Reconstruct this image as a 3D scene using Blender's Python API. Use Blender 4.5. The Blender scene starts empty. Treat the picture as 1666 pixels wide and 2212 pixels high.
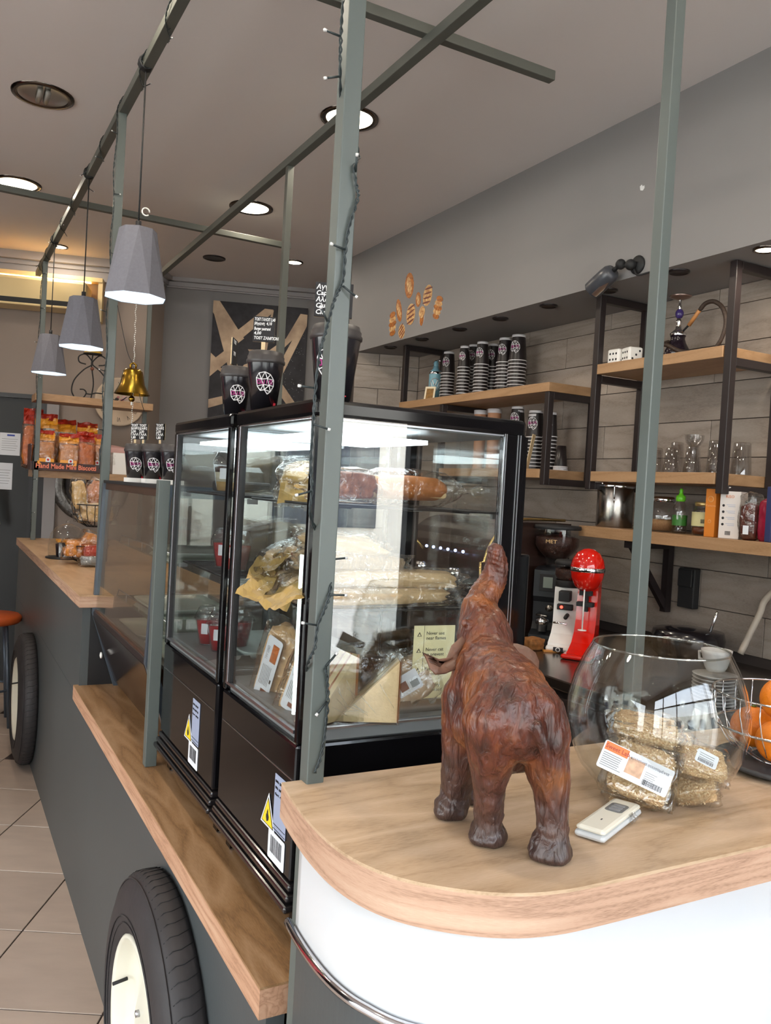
import bpy, bmesh, math, random
from mathutils import Vector, Matrix, noise
random.seed(7)
SC = bpy.context.scene
C = SC.collection
PI = math.pi
def R(d): return math.radians(d)

# ---------------------------------------------------------------- camera
cam = bpy.data.cameras.new('camera'); camo = bpy.data.objects.new('camera', cam); C.objects.link(camo)
_yaw, _pit, _rol = 0.49510272, -0.02529467, 0.05667688
_f = Vector((math.sin(_yaw)*math.cos(_pit), math.cos(_yaw)*math.cos(_pit), math.sin(_pit)))
_r = Vector((math.cos(_yaw), -math.sin(_yaw), 0)); _u = _r.cross(_f)
_r2 = _r*math.cos(_rol)+_u*math.sin(_rol); _u2 = _u*math.cos(_rol)-_r*math.sin(_rol)
camo.matrix_world = Matrix(((_r2.x,_u2.x,-_f.x,0),(_r2.y,_u2.y,-_f.y,0),(_r2.z,_u2.z,-_f.z,1.5),(0,0,0,1)))
cam.sensor_fit = 'VERTICAL'; cam.sensor_height = 24; cam.lens = 24*1798.49/2212
cam.clip_start = 0.05; cam.clip_end = 60
SC.camera = camo
# ---------------------------------------------------------------- world, exposure
SC.view_settings.view_transform = 'Standard'; SC.view_settings.look = 'None'
SC.view_settings.gamma = 1; SC.view_settings.use_curve_mapping = False
SC.view_settings.exposure = 0.5
try:
    SC.cycles.use_denoising = True; SC.cycles.max_bounces = 10; SC.cycles.diffuse_bounces = 5
    SC.cycles.transparent_max_bounces = 24; SC.cycles.glossy_bounces = 4
    SC.cycles.caustics_reflective = False; SC.cycles.caustics_refractive = False
    SC.cycles.sample_clamp_indirect = 6
except Exception: pass
W = bpy.data.worlds.new('world'); SC.world = W; W.use_nodes = True
_nt = W.node_tree; _bg = _nt.nodes['Background']
_tc = _nt.nodes.new('ShaderNodeTexCoord'); _sp = _nt.nodes.new('ShaderNodeSeparateXYZ'); _cr = _nt.nodes.new('ShaderNodeValToRGB')
_nt.links.new(_tc.outputs['Generated'], _sp.inputs[0]); _nt.links.new(_sp.outputs['Z'], _cr.inputs[0]); _nt.links.new(_cr.outputs[0], _bg.inputs['Color'])
_e = _cr.color_ramp.elements; _e[0].position = 0.0; _e[0].color = (1.0, .98, .95, 1); _e[1].position = .7; _e[1].color = (.62, .78, 1, 1)
_bg.inputs['Strength'].default_value = WORLD_STRENGTH = 6.5
def area(name, loc, rot, sx, sy, power, col=(1,1,1), portal=False, spread=None):
    l = bpy.data.lights.new(name, 'AREA'); l.shape = 'RECTANGLE'; l.size = sx; l.size_y = sy; l.energy = power; l.color = col
    if portal: l.cycles.is_portal = True
    if spread: l.spread = spread
    o = bpy.data.objects.new(name, l); C.objects.link(o); o.location = loc; o.rotation_euler = rot
    return o
area('storefront_portal', (0.2, -1.62, 1.4), (R(-90), 0, 0), 4.6, 2.8, 1, portal=True)
area('added_window_portal', (-3.56, .9, 1.4), (R(90), 0, R(-90)), 4.8, 2.6, 1, portal=True)
_s = bpy.data.lights.new('sun', 'SUN'); _s.energy = SUN = 9; _s.angle = .01; _s.color = (1, .93, .82)
_so = bpy.data.objects.new('sun', _s); C.objects.link(_so); _so.rotation_euler = Vector((-.25, -.22, -.9)).to_track_quat('-Z', 'Y').to_euler()

# ---------------------------------------------------------------- materials
def S(h, g=None, b=None):
    if g is not None: v = (h, g, b)
    else: v = tuple(int(h[i:i+2], 16) for i in (0, 2, 4))
    return tuple(((c/255)/12.92 if c/255 <= .04045 else ((c/255+.055)/1.055)**2.4) for c in v)+(1,)
_M = {}
def mat(name, col, rough=.5, metal=0, spec=None, emit=None, est=1, noise_amt=0, noise_scale=8, stretch=(1,1,1), bump=0, bump_scale=40, coat=0, col2=None, rand=0, detail=4, alpha=None):
    if name in _M: return _M[name]
    m = bpy.data.materials.new(name); m.use_nodes = True; nt = m.node_tree; p = nt.nodes['Principled BSDF']
    if isinstance(col, str): col = S(col)
    if isinstance(col2, str): col2 = S(col2)
    p.inputs['Base Color'].default_value = col; p.inputs['Roughness'].default_value = rough; p.inputs['Metallic'].default_value = metal
    if spec is not None: p.inputs['Specular IOR Level'].default_value = spec
    if coat: p.inputs['Coat Weight'].default_value = coat; p.inputs['Coat Roughness'].default_value = .08
    if emit: p.inputs['Emission Color'].default_value = S(emit) if isinstance(emit, str) else emit; p.inputs['Emission Strength'].default_value = est
    N = nt.nodes.new; L = nt.links.new
    if noise_amt or bump or col2 or rand:
        tc = N('ShaderNodeTexCoord'); mp = N('ShaderNodeMapping'); L(tc.outputs['Object'], mp.inputs[0]); mp.inputs['Scale'].default_value = stretch
        if rand:
            oi = N('ShaderNodeObjectInfo'); vm = N('ShaderNodeVectorMath'); vm.operation = 'SCALE'; L(oi.outputs['Random'], vm.inputs['Scale']); vm.inputs[0].default_value = (17, 31, 23)
            L(vm.outputs[0], mp.inputs['Location'])
    out = None
    if noise_amt or col2:
        n = N('ShaderNodeTexNoise'); n.inputs['Scale'].default_value = noise_scale; n.inputs['Detail'].default_value = detail; L(mp.outputs[0], n.inputs['Vector'])
        cr = N('ShaderNodeValToRGB'); L(n.outputs[0], cr.inputs[0]); cr.color_ramp.elements[0].position = .3; cr.color_ramp.elements[1].position = .7
        c2 = col2 or tuple(max(0, c*(1-noise_amt)) for c in col[:3])+(1,)
        cr.color_ramp.elements[0].color = c2; cr.color_ramp.elements[1].color = col; out = cr.outputs[0]
    if rand:
        hs = N('ShaderNodeHueSaturation'); mr = N('ShaderNodeMapRange'); L(oi.outputs['Random'], mr.inputs[0]); mr.inputs[3].default_value = 1-rand; mr.inputs[4].default_value = 1+rand
        L(mr.outputs[0], hs.inputs['Value'])
        if out: L(out, hs.inputs['Color'])
        else: hs.inputs['Color'].default_value = col
        out = hs.outputs[0]
    if out: L(out, p.inputs['Base Color'])
    if bump:
        b = N('ShaderNodeBump'); bn = N('ShaderNodeTexNoise'); bn.inputs['Scale'].default_value = bump_scale; bn.inputs['Detail'].default_value = 3
        L(mp.outputs[0], bn.inputs['Vector']); L(bn.outputs[0], b.inputs['Height']); b.inputs['Strength'].default_value = bump; b.inputs['Distance'].default_value = .004
        L(b.outputs[0], p.inputs['Normal'])
    _M[name] = m; return m
def wood(name, c1, c2, c3, sc=(1,1,1), rough=.45, ring=9, rand=0, bump=.12):
    """oak laminate: slow distorted rings plus fine pores, grain along the axis whose scale is small"""
    if name in _M: return _M[name]
    m = bpy.data.materials.new(name); m.use_nodes = True; nt = m.node_tree; p = nt.nodes['Principled BSDF']; N = nt.nodes.new; L = nt.links.new
    tc = N('ShaderNodeTexCoord'); mp = N('ShaderNodeMapping'); L(tc.outputs['Object'], mp.inputs[0]); mp.inputs['Scale'].default_value = sc
    w = N('ShaderNodeTexNoise'); w.inputs['Scale'].default_value = 1.9; w.inputs['Detail'].default_value = 2; w.inputs['Distortion'].default_value = .5; L(mp.outputs[0], w.inputs['Vector'])
    ma = N('ShaderNodeMath'); ma.operation = 'MULTIPLY'; ma.inputs[1].default_value = ring; L(w.outputs[0], ma.inputs[0])
    pp = N('ShaderNodeMath'); pp.operation = 'PINGPONG'; pp.inputs[1].default_value = 1; L(ma.outputs[0], pp.inputs[0])
    n2 = N('ShaderNodeTexNoise'); n2.inputs['Scale'].default_value = 60; n2.inputs['Detail'].default_value = 3; L(mp.outputs[0], n2.inputs['Vector'])
    mx = N('ShaderNodeMix'); mx.data_type = 'FLOAT'; mx.inputs[0].default_value = .55; L(pp.outputs[0], mx.inputs[2]); L(n2.outputs[0], mx.inputs[3])
    cr = N('ShaderNodeValToRGB'); L(mx.outputs[0], cr.inputs[0]); e = cr.color_ramp.elements
    e[0].position = .12; e[0].color = S(c3); e[1].position = .8; e[1].color = S(c1); x = e.new(.38); x.color = S(c2)
    out = cr.outputs[0]
    if rand:
        oi = N('ShaderNodeObjectInfo'); vm = N('ShaderNodeVectorMath'); vm.operation = 'SCALE'; L(oi.outputs['Random'], vm.inputs['Scale']); vm.inputs[0].default_value = (17, 31, 23); L(vm.outputs[0], mp.inputs['Location'])
        hs = N('ShaderNodeHueSaturation'); mr = N('ShaderNodeMapRange'); L(oi.outputs['Random'], mr.inputs[0]); mr.inputs[3].default_value = 1-rand; mr.inputs[4].default_value = 1+rand
        L(mr.outputs[0], hs.inputs['Value']); L(out, hs.inputs['Color']); out = hs.outputs[0]
    L(out, p.inputs['Base Color']); p.inputs['Roughness'].default_value = rough
    b = N('ShaderNodeBump'); L(mx.outputs[0], b.inputs['Height']); b.inputs['Strength'].default_value = bump; b.inputs['Distance'].default_value = .002; L(b.outputs[0], p.inputs['Normal'])
    _M[name] = m; return m
def glassy(name, tint=(1,1,1,1), refl=.08, rough=.0, fres=1.0, bump=0, bscale=30, gcol=(1,1,1,1)):
    """thin clear sheet: transparent body with a Fresnel reflection"""
    if name in _M: return _M[name]
    m = bpy.data.materials.new(name); m.use_nodes = True; nt = m.node_tree; N = nt.nodes.new; L = nt.links.new
    for n in list(nt.nodes):
        if n.type == 'BSDF_PRINCIPLED': nt.nodes.remove(n)
    o = [n for n in nt.nodes if n.type == 'OUTPUT_MATERIAL'][0]
    t = N('ShaderNodeBsdfTransparent'); t.inputs[0].default_value = tint; g = N('ShaderNodeBsdfGlossy'); g.inputs['Roughness'].default_value = rough; g.inputs['Color'].default_value = gcol
    lw = N('ShaderNodeLayerWeight'); lw.inputs['Blend'].default_value = .5
    pw = N('ShaderNodeMath'); pw.operation = 'POWER'; pw.inputs[1].default_value = 5; L(lw.outputs['Facing'], pw.inputs[0])
    ml = N('ShaderNodeMath'); ml.operation = 'MULTIPLY_ADD'; ml.use_clamp = True; L(pw.outputs[0], ml.inputs[0]); ml.inputs[1].default_value = min(fres, .95-refl); ml.inputs[2].default_value = refl
    mx = N('ShaderNodeMixShader'); L(ml.outputs[0], mx.inputs[0]); L(t.outputs[0], mx.inputs[1]); L(g.outputs[0], mx.inputs[2]); L(mx.outputs[0], o.inputs[0])
    if bump:
        tc = N('ShaderNodeTexCoord'); bn = N('ShaderNodeTexNoise'); bn.inputs['Scale'].default_value = bscale; bn.inputs['Detail'].default_value = 2; bn.inputs['Distortion'].default_value = .8; L(tc.outputs['Object'], bn.inputs['Vector'])
        b = N('ShaderNodeBump'); L(bn.outputs[0], b.inputs['Height']); b.inputs['Strength'].default_value = bump; b.inputs['Distance'].default_value = .01; L(b.outputs[0], g.inputs['Normal']); L(b.outputs[0], lw.inputs['Normal'])
    _M[name] = m; return m
M_ceil = mat('ceiling_paint', S(222,214,211), .9, noise_amt=.05, noise_scale=1.2, bump=.05, bump_scale=30)
M_wall = mat('grey_wall_paint', S(132,129,130), .85, noise_amt=.05, noise_scale=2, bump=.05)
M_wallw = mat('warm_wall_paint', S(150,136,127), .85, noise_amt=.05, noise_scale=2)
M_corn = mat('cornice_plaster', S(160,156,156), .8)
M_panel = mat('dark_grey_board', S(72,76,77), .42, noise_amt=.1, noise_scale=2.5, bump=.04, bump_scale=120)
M_post = mat('grey_green_steel_paint', S(88,95,92), .38, noise_amt=.07, noise_scale=5)
M_beam = mat('grey_green_beam_paint', S(84,86,80), .5, noise_amt=.1, noise_scale=9)
M_black = mat('black_gloss_plastic', S(12,11,13), .09, spec=.38)
M_blackm = mat('black_satin_metal', S(26,25,27), .38, noise_amt=.2, noise_scale=20)
M_iron = mat('black_brown_iron', S(38,30,30), .42, noise_amt=.2, noise_scale=12)
M_rub = mat('black_matt_plastic', S(22,22,24), .65)
M_alu = mat('brushed_aluminium', S(188,190,196), .28, 1)
M_chr = mat('chrome', S(222,222,226), .08, 1)
M_steel = mat('stainless_steel', S(160,155,150), .22, 1, noise_amt=.15, noise_scale=30, stretch=(1,12,1))
M_white = mat('white_gloss_sheet', S(210,211,213), .3)
M_wht = mat('white_plastic', S(228,226,222), .35)
M_paper = mat('white_paper', S(214,216,222), .7)
M_cream = mat('cream_enamel', S(226,222,205), .35, noise_amt=.08, noise_scale=12)
M_glass = glassy('clear_glass', (.95,.965,.96,1), .08)
M_glassd = glassy('smoky_glass', (.86,.84,.79,1), .045)
M_bowl = glassy('blown_glass', (.94,.95,.945,1), .05, fres=1.4)
M_tumb = glassy('tumbler_glass', (.86,.86,.86,1), .09, fres=1.5)
M_film = glassy('crinkled_cellophane', (.96,.95,.93,1), .09, .12, .9, bump=1.0, bscale=38)
M_filmr = glassy('red_printed_film', (.96,.76,.62,1), .08, .15, 1.0, bump=1.0, bscale=45, gcol=(1,.85,.8,1))
M_pet = glassy('clear_tub_plastic', (.88,.9,.9,1), .12, .05, 1.3)
M_oakx = wood('oak_worktop', 'c8ad92', 'b69a7c', '9b7f62', (1.1, 7, 7), ring=9)
M_oaky = wood('oak_ledge', 'a88562', '906c47', '6c4e33', (7, 1.0, 7), ring=10)
M_oake = wood('oak_edge_band', 'c6a78f', 'b59078', '7c5c47', (1.6, 1.6, 30), ring=4, rough=.55)
M_oaks = wood('oak_shelf', 'b4906c', 'a37f5c', '8f6c4a', (4, 1.2, 12), ring=4)
M_tile = wood('wood_look_tile', 'a0948a', '90847a', '7a6e64', (2, 1.3, 7), ring=4, rand=.09, rough=.5)
M_tilee = wood('wood_look_tile_end', 'a0948a', '90847a', '7a6e64', (1.3, 2, 7), ring=4, rand=.09, rough=.5)
M_ftile = mat('beige_floor_tile', S(186,166,150), .32, noise_amt=.16, noise_scale=5, stretch=(1,3,1), rand=.05, detail=6)
M_grout = mat('dark_grout', S(62,48,44), .9)
M_groutw = mat('brown_grout', S(58,49,45), .9)

# ---------------------------------------------------------------- mesh builder
class MB:
    def __init__(s): s.v = []; s.f = []; s.m = []; s.mats = []; s.sm = []
    def mi(s, m):
        if m not in s.mats: s.mats.append(m)
        return s.mats.index(m)
    def add(s, vs, fs, m=None, sm=False):
        o = len(s.v); s.v += [tuple(v) for v in vs]; k = s.mi(m) if m else 0
        for f in fs: s.f.append(tuple(i+o for i in f)); s.m.append(k); s.sm.append(sm)
        return s
    def box(s, x0, x1, y0, y1, z0, z1, m=None, b=0, M=None):
        if x0 > x1: x0, x1 = x1, x0
        if y0 > y1: y0, y1 = y1, y0
        if z0 > z1: z0, z1 = z1, z0
        if b:
            bm = bmesh.new(); bmesh.ops.create_cube(bm, size=1)
            for v in bm.verts: v.co = Vector(((x0+x1)/2+v.co.x*(x1-x0), (y0+y1)/2+v.co.y*(y1-y0), (z0+z1)/2+v.co.z*(z1-z0)))
            bmesh.ops.bevel(bm, geom=list(bm.edges), offset=b, segments=2, affect='EDGES', profile=.5)
            vs = [v.co.copy() for v in bm.verts]; fs = [[v.index for v in f.verts] for f in bm.faces]; bm.free()
        else:
            vs = [(x0,y0,z0),(x1,y0,z0),(x1,y1,z0),(x0,y1,z0),(x0,y0,z1),(x1,y0,z1),(x1,y1,z1),(x0,y1,z1)]
            fs = [(0,3,2,1),(4,5,6,7),(0,1,5,4),(1,2,6,5),(2,3,7,6),(3,0,4,7)]
        if M is not None: vs = [M @ Vector(v) for v in vs]
        return s.add(vs, fs, m)
    def bm(s, bm, m=None, M=None, sm=True):
        bm.verts.index_update(); vs = [(M @ v.co) if M is not None else v.co.copy() for v in bm.verts]; fs = [[v.index for v in f.verts] for f in bm.faces]; bm.free()
        return s.add(vs, fs, m, sm)
    def lathe(s, prof, c=(0,0,0), n=24, m=None, sm=True, M=None, cap0=False, cap1=False):
        vs = []; fs = []
        for (r, z) in prof:
            for i in range(n):
                a = 2*PI*i/n; vs.append((c[0]+r*math.cos(a), c[1]+r*math.sin(a), c[2]+z))
        k = len(prof)
        for j in range(k-1):
            for i in range(n):
                i2 = (i+1) % n; fs.append((j*n+i, j*n+i2, (j+1)*n+i2, (j+1)*n+i))
        if cap0: fs.append(tuple(range(n))[::-1])
        if cap1: fs.append(tuple((k-1)*n+i for i in range(n)))
        if M is not None: vs = [M @ Vector(v) for v in vs]
        return s.add(vs, fs, m, sm)
    def cyl(s, p, q, r, r2=None, n=16, m=None, sm=True):
        return s.tube([p, q], [r, r if r2 is None else r2], n, m, sm)
    def tube(s, pts, r, n=8, m=None, sm=True, closed=False):
        pts = [Vector(p) for p in pts]; k = len(pts); rr = r if isinstance(r, (list, tuple)) else [r]*k
        vs = []; fs = []; up = None
        for j in range(k):
            if closed: t = pts[(j+1) % k]-pts[j-1]
            else: t = pts[min(j+1, k-1)]-pts[max(j-1, 0)]
            if t.length < 1e-9: t = Vector((0,0,1))
            t.normalize()
            if up is None: up = Vector((0,0,1)) if abs(t.z) < .9 else Vector((1,0,0))
            a = t.cross(up)
            if a.length < 1e-6: a = t.cross(Vector((0,1,0)))
            a.normalize(); b = a.cross(t).normalized(); up = b
            for i in range(n):
                w = 2*PI*i/n; vs.append(pts[j]+(a*math.cos(w)+b*math.sin(w))*rr[j])
        for j in range(k if closed else k-1):
            for i in range(n):
                i2 = (i+1) % n; j2 = (j+1) % k; fs.append((j*n+i, j*n+i2, j2*n+i2, j2*n+i))
        if not closed: fs.append(tuple(range(n))[::-1]); fs.append(tuple((k-1)*n+i for i in range(n)))
        return s.add(vs, fs, m, sm)
    def sph(s, c, r, m=None, n=12, sc=(1,1,1), M=None, sm=True):
        bm = bmesh.new(); bmesh.ops.create_uvsphere(bm, u_segments=n, v_segments=max(6, n*2//3), radius=1)
        for v in bm.verts: v.co = Vector((c[0]+v.co.x*r*sc[0], c[1]+v.co.y*r*sc[1], c[2]+v.co.z*r*sc[2]))
        return s.bm(bm, m, M, sm)
    def prism(s, poly, z0, z1, m=None, M=None, sm=False, ms=None):
        """closed 2-D outline (x,y) pulled from z0 to z1"""
        n = len(poly); vs = [(x, y, z0) for x, y in poly]+[(x, y, z1) for x, y in poly]
        if M is not None: vs = [M @ Vector(v) for v in vs]
        s.add(vs, [tuple(range(n))[::-1], tuple(range(n, 2*n))], m)
        return s.add(vs, [(i, (i+1) % n, (i+1) % n+n, i+n) for i in range(n)], ms or m, sm)
    def build(s, name, mt=None, parent=None, loc=None, rot=None, smooth=None):
        me = bpy.data.meshes.new(name); me.from_pydata([tuple(v) for v in s.v], [], s.f)
        if s.mats:
            for m in s.mats: me.materials.append(m)
            me.polygons.foreach_set('material_index', s.m)
        elif mt: me.materials.append(mt)
        me.polygons.foreach_set('use_smooth', [bool(x) if smooth is None else smooth for x in s.sm])
        me.validate(); me.update()
        o = bpy.data.objects.new(name, me); C.objects.link(o)
        if parent: o.parent = parent
        if loc is not None: o.location = loc
        if rot is not None: o.rotation_euler = rot
        return o
def tag(o, label=None, cat=None, group=None, kind=None):
    if label: o['label'] = label
    if cat: o['category'] = cat
    if group: o['group'] = group
    if kind: o['kind'] = kind
    return o
def thing(name, label, cat, loc=(0,0,0), rz=0, group=None, rot=None):
    o = bpy.data.objects.new(name, None); C.objects.link(o); o.empty_display_size = .05
    o.location = loc; o.rotation_euler = rot if rot else (0, 0, rz)
    return tag(o, label, cat, group)
def copy_tree(o, loc=None, rz=None, label=None, group=None, parent=None):
    c = o.copy(); C.objects.link(c)
    if parent: c.parent = parent
    if loc is not None: c.location = loc
    if rz is not None: c.rotation_euler = (0, 0, rz)
    if label: c['label'] = label
    if group: c['group'] = group
    for ch in list(o.children): copy_tree(ch, parent=c)
    return c
def B(name, m, parent, *b, bev=0):
    """one box part"""
    return MB().box(*b, b=bev).build(name, m, parent)
def text(name, s, size, mt, parent, M, ext=.0004, align='LEFT', bold=0, sx=1, font_shear=0):
    cu = bpy.data.curves.new(name, 'FONT'); cu.body = s; cu.size = size; cu.extrude = ext; cu.align_x = align; cu.offset = bold; cu.shear = font_shear; cu.resolution_u = 2
    t = bpy.data.objects.new(name+'_src', cu); C.objects.link(t); bpy.context.view_layer.update()
    dg = bpy.context.evaluated_depsgraph_get(); me = bpy.data.meshes.new_from_object(t.evaluated_get(dg)); bpy.data.objects.remove(t)
    if sx != 1:
        for v in me.vertices: v.co.x *= sx
    me.materials.clear(); me.materials.append(mt)
    o = bpy.data.objects.new(name, me); C.objects.link(o); o.parent = parent; o.matrix_local = M
    return o
def frameM(o, x, y):
    """matrix whose local x,y are the given directions, origin o (text and flat print on a face)"""
    x = Vector(x).normalized(); y = Vector(y); z = x.cross(y).normalized(); y = z.cross(x).normalized(); o = Vector(o)
    return Matrix(((x.x,y.x,z.x,o.x),(x.y,y.y,z.y,o.y),(x.z,y.z,z.z,o.z),(0,0,0,1)))
def arc(cx, cy, r, a0, a1, n):
    return [(cx+r*math.cos(R(a0+(a1-a0)*i/n)), cy+r*math.sin(R(a0+(a1-a0)*i/n))) for i in range(n+1)]
def rrect(w, h, r, n=4):
    o = []
    for cx, cy, a in ((w/2-r, h/2-r, 0), (-w/2+r, h/2-r, 90), (-w/2+r, -h/2+r, 180), (w/2-r, -h/2+r, 270)): o += arc(cx, cy, r, a, a+90, n)
    return o
def spline(pts, n=8):
    """Catmull-Rom through the points"""
    P = [Vector(p) for p in pts]; P = [P[0]*2-P[1]]+P+[P[-1]*2-P[-2]]; o = []
    for i in range(1, len(P)-2):
        for k in range(n):
            t = k/n; a, b, c, d = P[i-1], P[i], P[i+1], P[i+2]
            o.append(.5*((2*b)+(c-a)*t+(2*a-5*b+4*c-d)*t*t+(3*b-a-3*c+d)*t**3))
    return o+[P[-2]]


# ================================================================ room shell
def st(o): o['kind'] = 'structure'; return o
H = 3.0
fl = st(MB().box(-3.6, 2.75, -1.7, 8.1, -.12, -.004, M_grout).build('floor'))
u = Vector((.879, -.477, 0)); v = Vector((.477, .879, 0)); o0 = Vector((.262, 3.36, 0)); o1 = Vector((.226, 2.748, 0))
# corner of the tile grid: joint along u through o0, joint along v through o1
q0 = u*(o1.dot(u))+v*(o0.dot(v)); q0.z = 0
hs = .1975
tile_me = MB().box(-hs, hs, -hs, hs, -.004, .0, M_ftile, b=.0015).build('floor_tile', None, fl)
first = True
for i in range(-30, 30):
    for j in range(-30, 30):
        c = q0+u*(.4*(i+.5))+v*(.4*(j+.5))
        if not (-2.6 < c.x < .62 and .1 < c.y < 7.0): continue
        if c.y > 6.3-.33*(c.x-.32): continue
        t = tile_me if first else tile_me.copy()
        if not first: C.objects.link(t)
        first = False
        t.location = c; t.rotation_euler = (0, 0, R(-28.5))
st(MB().box(.62, 2.69, -1.6, 5.6, -.004, .0, M_ftile).build('floor_kitchen'))
ce = st(MB().box(-3.6, 2.75, -1.7, 8.1, H, H+.12, M_ceil).build('ceiling'))
st(MB().box(-3.72, -3.6, 3.3, 8.1, 0, H, mat('charcoal_wall', S(58,56,58), .8)).box(-3.72, -3.6, -1.7, 3.3, 0, .12, M_wallw).box(-3.72, -3.6, -1.7, 3.3, 2.7, H, M_wallw).build('wall_left'))
w2 = thing('added_window_2', None, None, (-3.66, 0, 0)); st(w2)  # side glazing out of view, added to let more daylight into the room
for y in (-1.7, -.45, .8, 2.05, 3.25): MB().box(-.03, .03, y, y+.05, .12, 2.7, M_rub).build('frame_post', None, w2)
for z in (.12, 2.65): MB().box(-.03, .03, -1.65, 3.25, z, z+.05, M_rub).build('frame_rail', None, w2)
for y in (-1.65, -.4, .85, 2.1): MB().box(-.004, .004, y, y+1.15+.05*(y>0), .17, 2.65, M_glass).build('pane', None, w2)
def wallseg(mb, a, b, z0, z1, th, m):
    a = Vector((*a, 0)); b = Vector((*b, 0)); d = (b-a).normalized(); n = Vector((-d.y, d.x, 0))*th
    P = [a, b, b+n, a+n]; vs = [(p.x, p.y, z0) for p in P]+[(p.x, p.y, z1) for p in P]
    return mb.add(vs, [(0,3,2,1),(4,5,6,7),(0,1,5,4),(1,2,6,5),(2,3,7,6),(3,0,4,7)], m)
PL = [(-3.6, 7.65), (.32, 6.38), (1.27, 6.07), (1.45, 6.35), (2.80, 5.845)]
w = MB()
wallseg(w, PL[0], (-.6, 6.68), 0, 2.1, .1, mat('charcoal_wall', 'ffffff')); wallseg(w, PL[0], (-.6, 6.68), 2.1, H, .1, M_wallw); wallseg(w, (-.6, 6.68), (.30, 6.387), 0, H, .1, M_wallw)
wallseg(w, (.30, 6.387), (.66, 6.27), 2.03, H, .1, M_wallw)
wallseg(w, (.66, 6.27), PL[2], 0, H, .1, M_wallw)
st(w.build('wall_far'))
w = MB(); wallseg(w, PL[2], PL[3], 0, H, .1, M_wallw); wallseg(w, PL[3], PL[4], 0, H, .1, M_wall)
st(w.build('wall_far_right'))
w = MB()
for k, (a, b) in enumerate(((PL[0], PL[2]), (PL[2], PL[3]), (PL[3], PL[4]))):
    da = Vector((*a, 0)); db = Vector((*b, 0)); d = (db-da).normalized(); n = Vector((d.y, -d.x, 0))
    h1, h2 = ((.055, .15) if k == 0 else (.03, .07))
    for th, zz in ((.07, h1), (.035, h1+.03), (.018, h2)):
        p, q = da+n*th, db+n*th; wallseg(w, (p.x, p.y), (q.x, q.y), H-zz, H-.0005, th, M_corn)
st(w.build('trim_1'))
# dark grey door in the far wall, standing black frame
d1 = thing('door_1', None, None, (.48, 6.33, 0), rot=(0, 0, math.atan2(-.311, .95))); st(d1)
M_door = mat('dark_green_grey_door', S(19,20,20), .5)
B('door_leaf', M_door, d1, -.20, .09, .03, .07, .01, 2.0)
B('door_frame', M_blackm, d1, .09, .20, -.015, .06, 0, 2.03)
B('door_head', M_blackm, d1, -.20, .09, -.01, .06, 2.0, 2.03)
MB().box(-.30, .30, .12, .14, 0, 2.1, M_blackm).build('door_backing', None, d1)
# pale pilaster strips right of the door
st(MB().box(-.02, .06, -.03, 0, 0, 2.03, M_corn).build('trim_2', None, None, (.68, 6.262, 0), (0, 0, R(-18))))
# right wall with recess
wr = st(MB().box(2.70, 2.8, -1.7, 6.3, 0, H, M_groutw).build('wall_right'))
TL, TH = .6, .148
ti = {}
def tilepiece(L, m, par, axis):
    key = (round(L, 3), m.name, par.name)
    if key in ti:
        o = ti[key].copy(); C.objects.link(o); return o
    if axis == 'y': o = MB().box(0, .0085, .0015, L-.0015, .0015, TH-.0015, m, b=.001).build('tile', None, par)
    else: o = MB().box(.0015, L-.0015, -.0085, 0, .0015, TH-.0015, m, b=.001).build('tile', None, par)
    ti[key] = o; return o
for r_ in range(10):
    z = .964+TH*r_; h = min(TH, 2.369-z)
    s0 = 2.31 if r_ % 2 == 1 else 2.01
    for k in range(-3, 6):
        a = s0+TL*k; b = a+TL
        a = max(a, .8); b = min(b, 4.70)
        if b-a < .03: continue
        o = tilepiece(b-a, M_tile, wr, 'y'); o.location = (2.6905, a, z)
        if h < TH: o.scale = (1, 1, h/TH)
so = st(MB().box(2.31, 2.70, -1.7, 4.92, 2.37, H, mat('soffit_paint', S(134,131,131), .85, noise_amt=.05, noise_scale=2)).build('ceiling_soffit'))
# tiled stub wall closing the recess
ew = thing('wall_end', None, None, (2.31, 4.80, 0), R(-22)); st(ew)
MB().box(0, .46, 0, .12, 0, 2.369, M_groutw).build('wall_core', None, ew)
for r_ in range(10):
    z = .964+TH*r_; h = min(TH, 2.369-z)
    for a, b in (((0, .155), (.155, .41)) if r_ % 2 else ((0, .29), (.29, .41))):
        o = tilepiece(b-a, M_tilee, ew, 'x'); o.location = (a, 0, z)
        if h < TH: o.scale = (1, 1, h/TH)
# storefront behind the photographer: frames and glass, daylight comes in here
wb = MB(); ya, yb = -1.78, -1.66
wb.box(-3.6, -2.2, ya, yb, 0, H, M_wallw).box(2.45, 2.75, ya, yb, 0, H, M_wallw).box(-2.2, 2.45, ya, yb, 2.75, H, M_wallw).box(-2.2, 1.95, ya, yb, 0, .12, M_wallw)
st(wb.build('wall_back'))
wf = thing('window_1', None, None, (0, -1.72, 0)); st(wf)
for x in (-2.2, -1.2, -.15, .9, 1.9, 2.41):
    B('frame_post', M_rub, wf, x-.0, x+.05, -.03, .03, .0 if x > 1.8 else .12, 2.75)
for z in (.12, 2.1, 2.70): B('frame_rail', M_rub, wf, -2.2, 1.95, -.03, .03, z, z+.05)
B('door_rail', M_rub, wf, 1.95, 2.41, -.03, .03, 2.1, 2.15)
for a, b in ((-2.15, -1.2), (-1.15, -.15), (-.10, .9), (.95, 1.9)): B('pane', M_glass, wf, a, b, -.004, .004, .17, 2.1)
PV = mat('pavement', S(190,184,174), .9, noise_amt=.2, noise_scale=3)
st(MB().box(-16, 16, -14, -1.79, -.2, -.05, PV).box(-16, -3.73, -1.79, 12, -.2, -.05, PV).build('floor_pavement'))
M_fac = mat('street_facade', S(232,226,214), .9)
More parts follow.
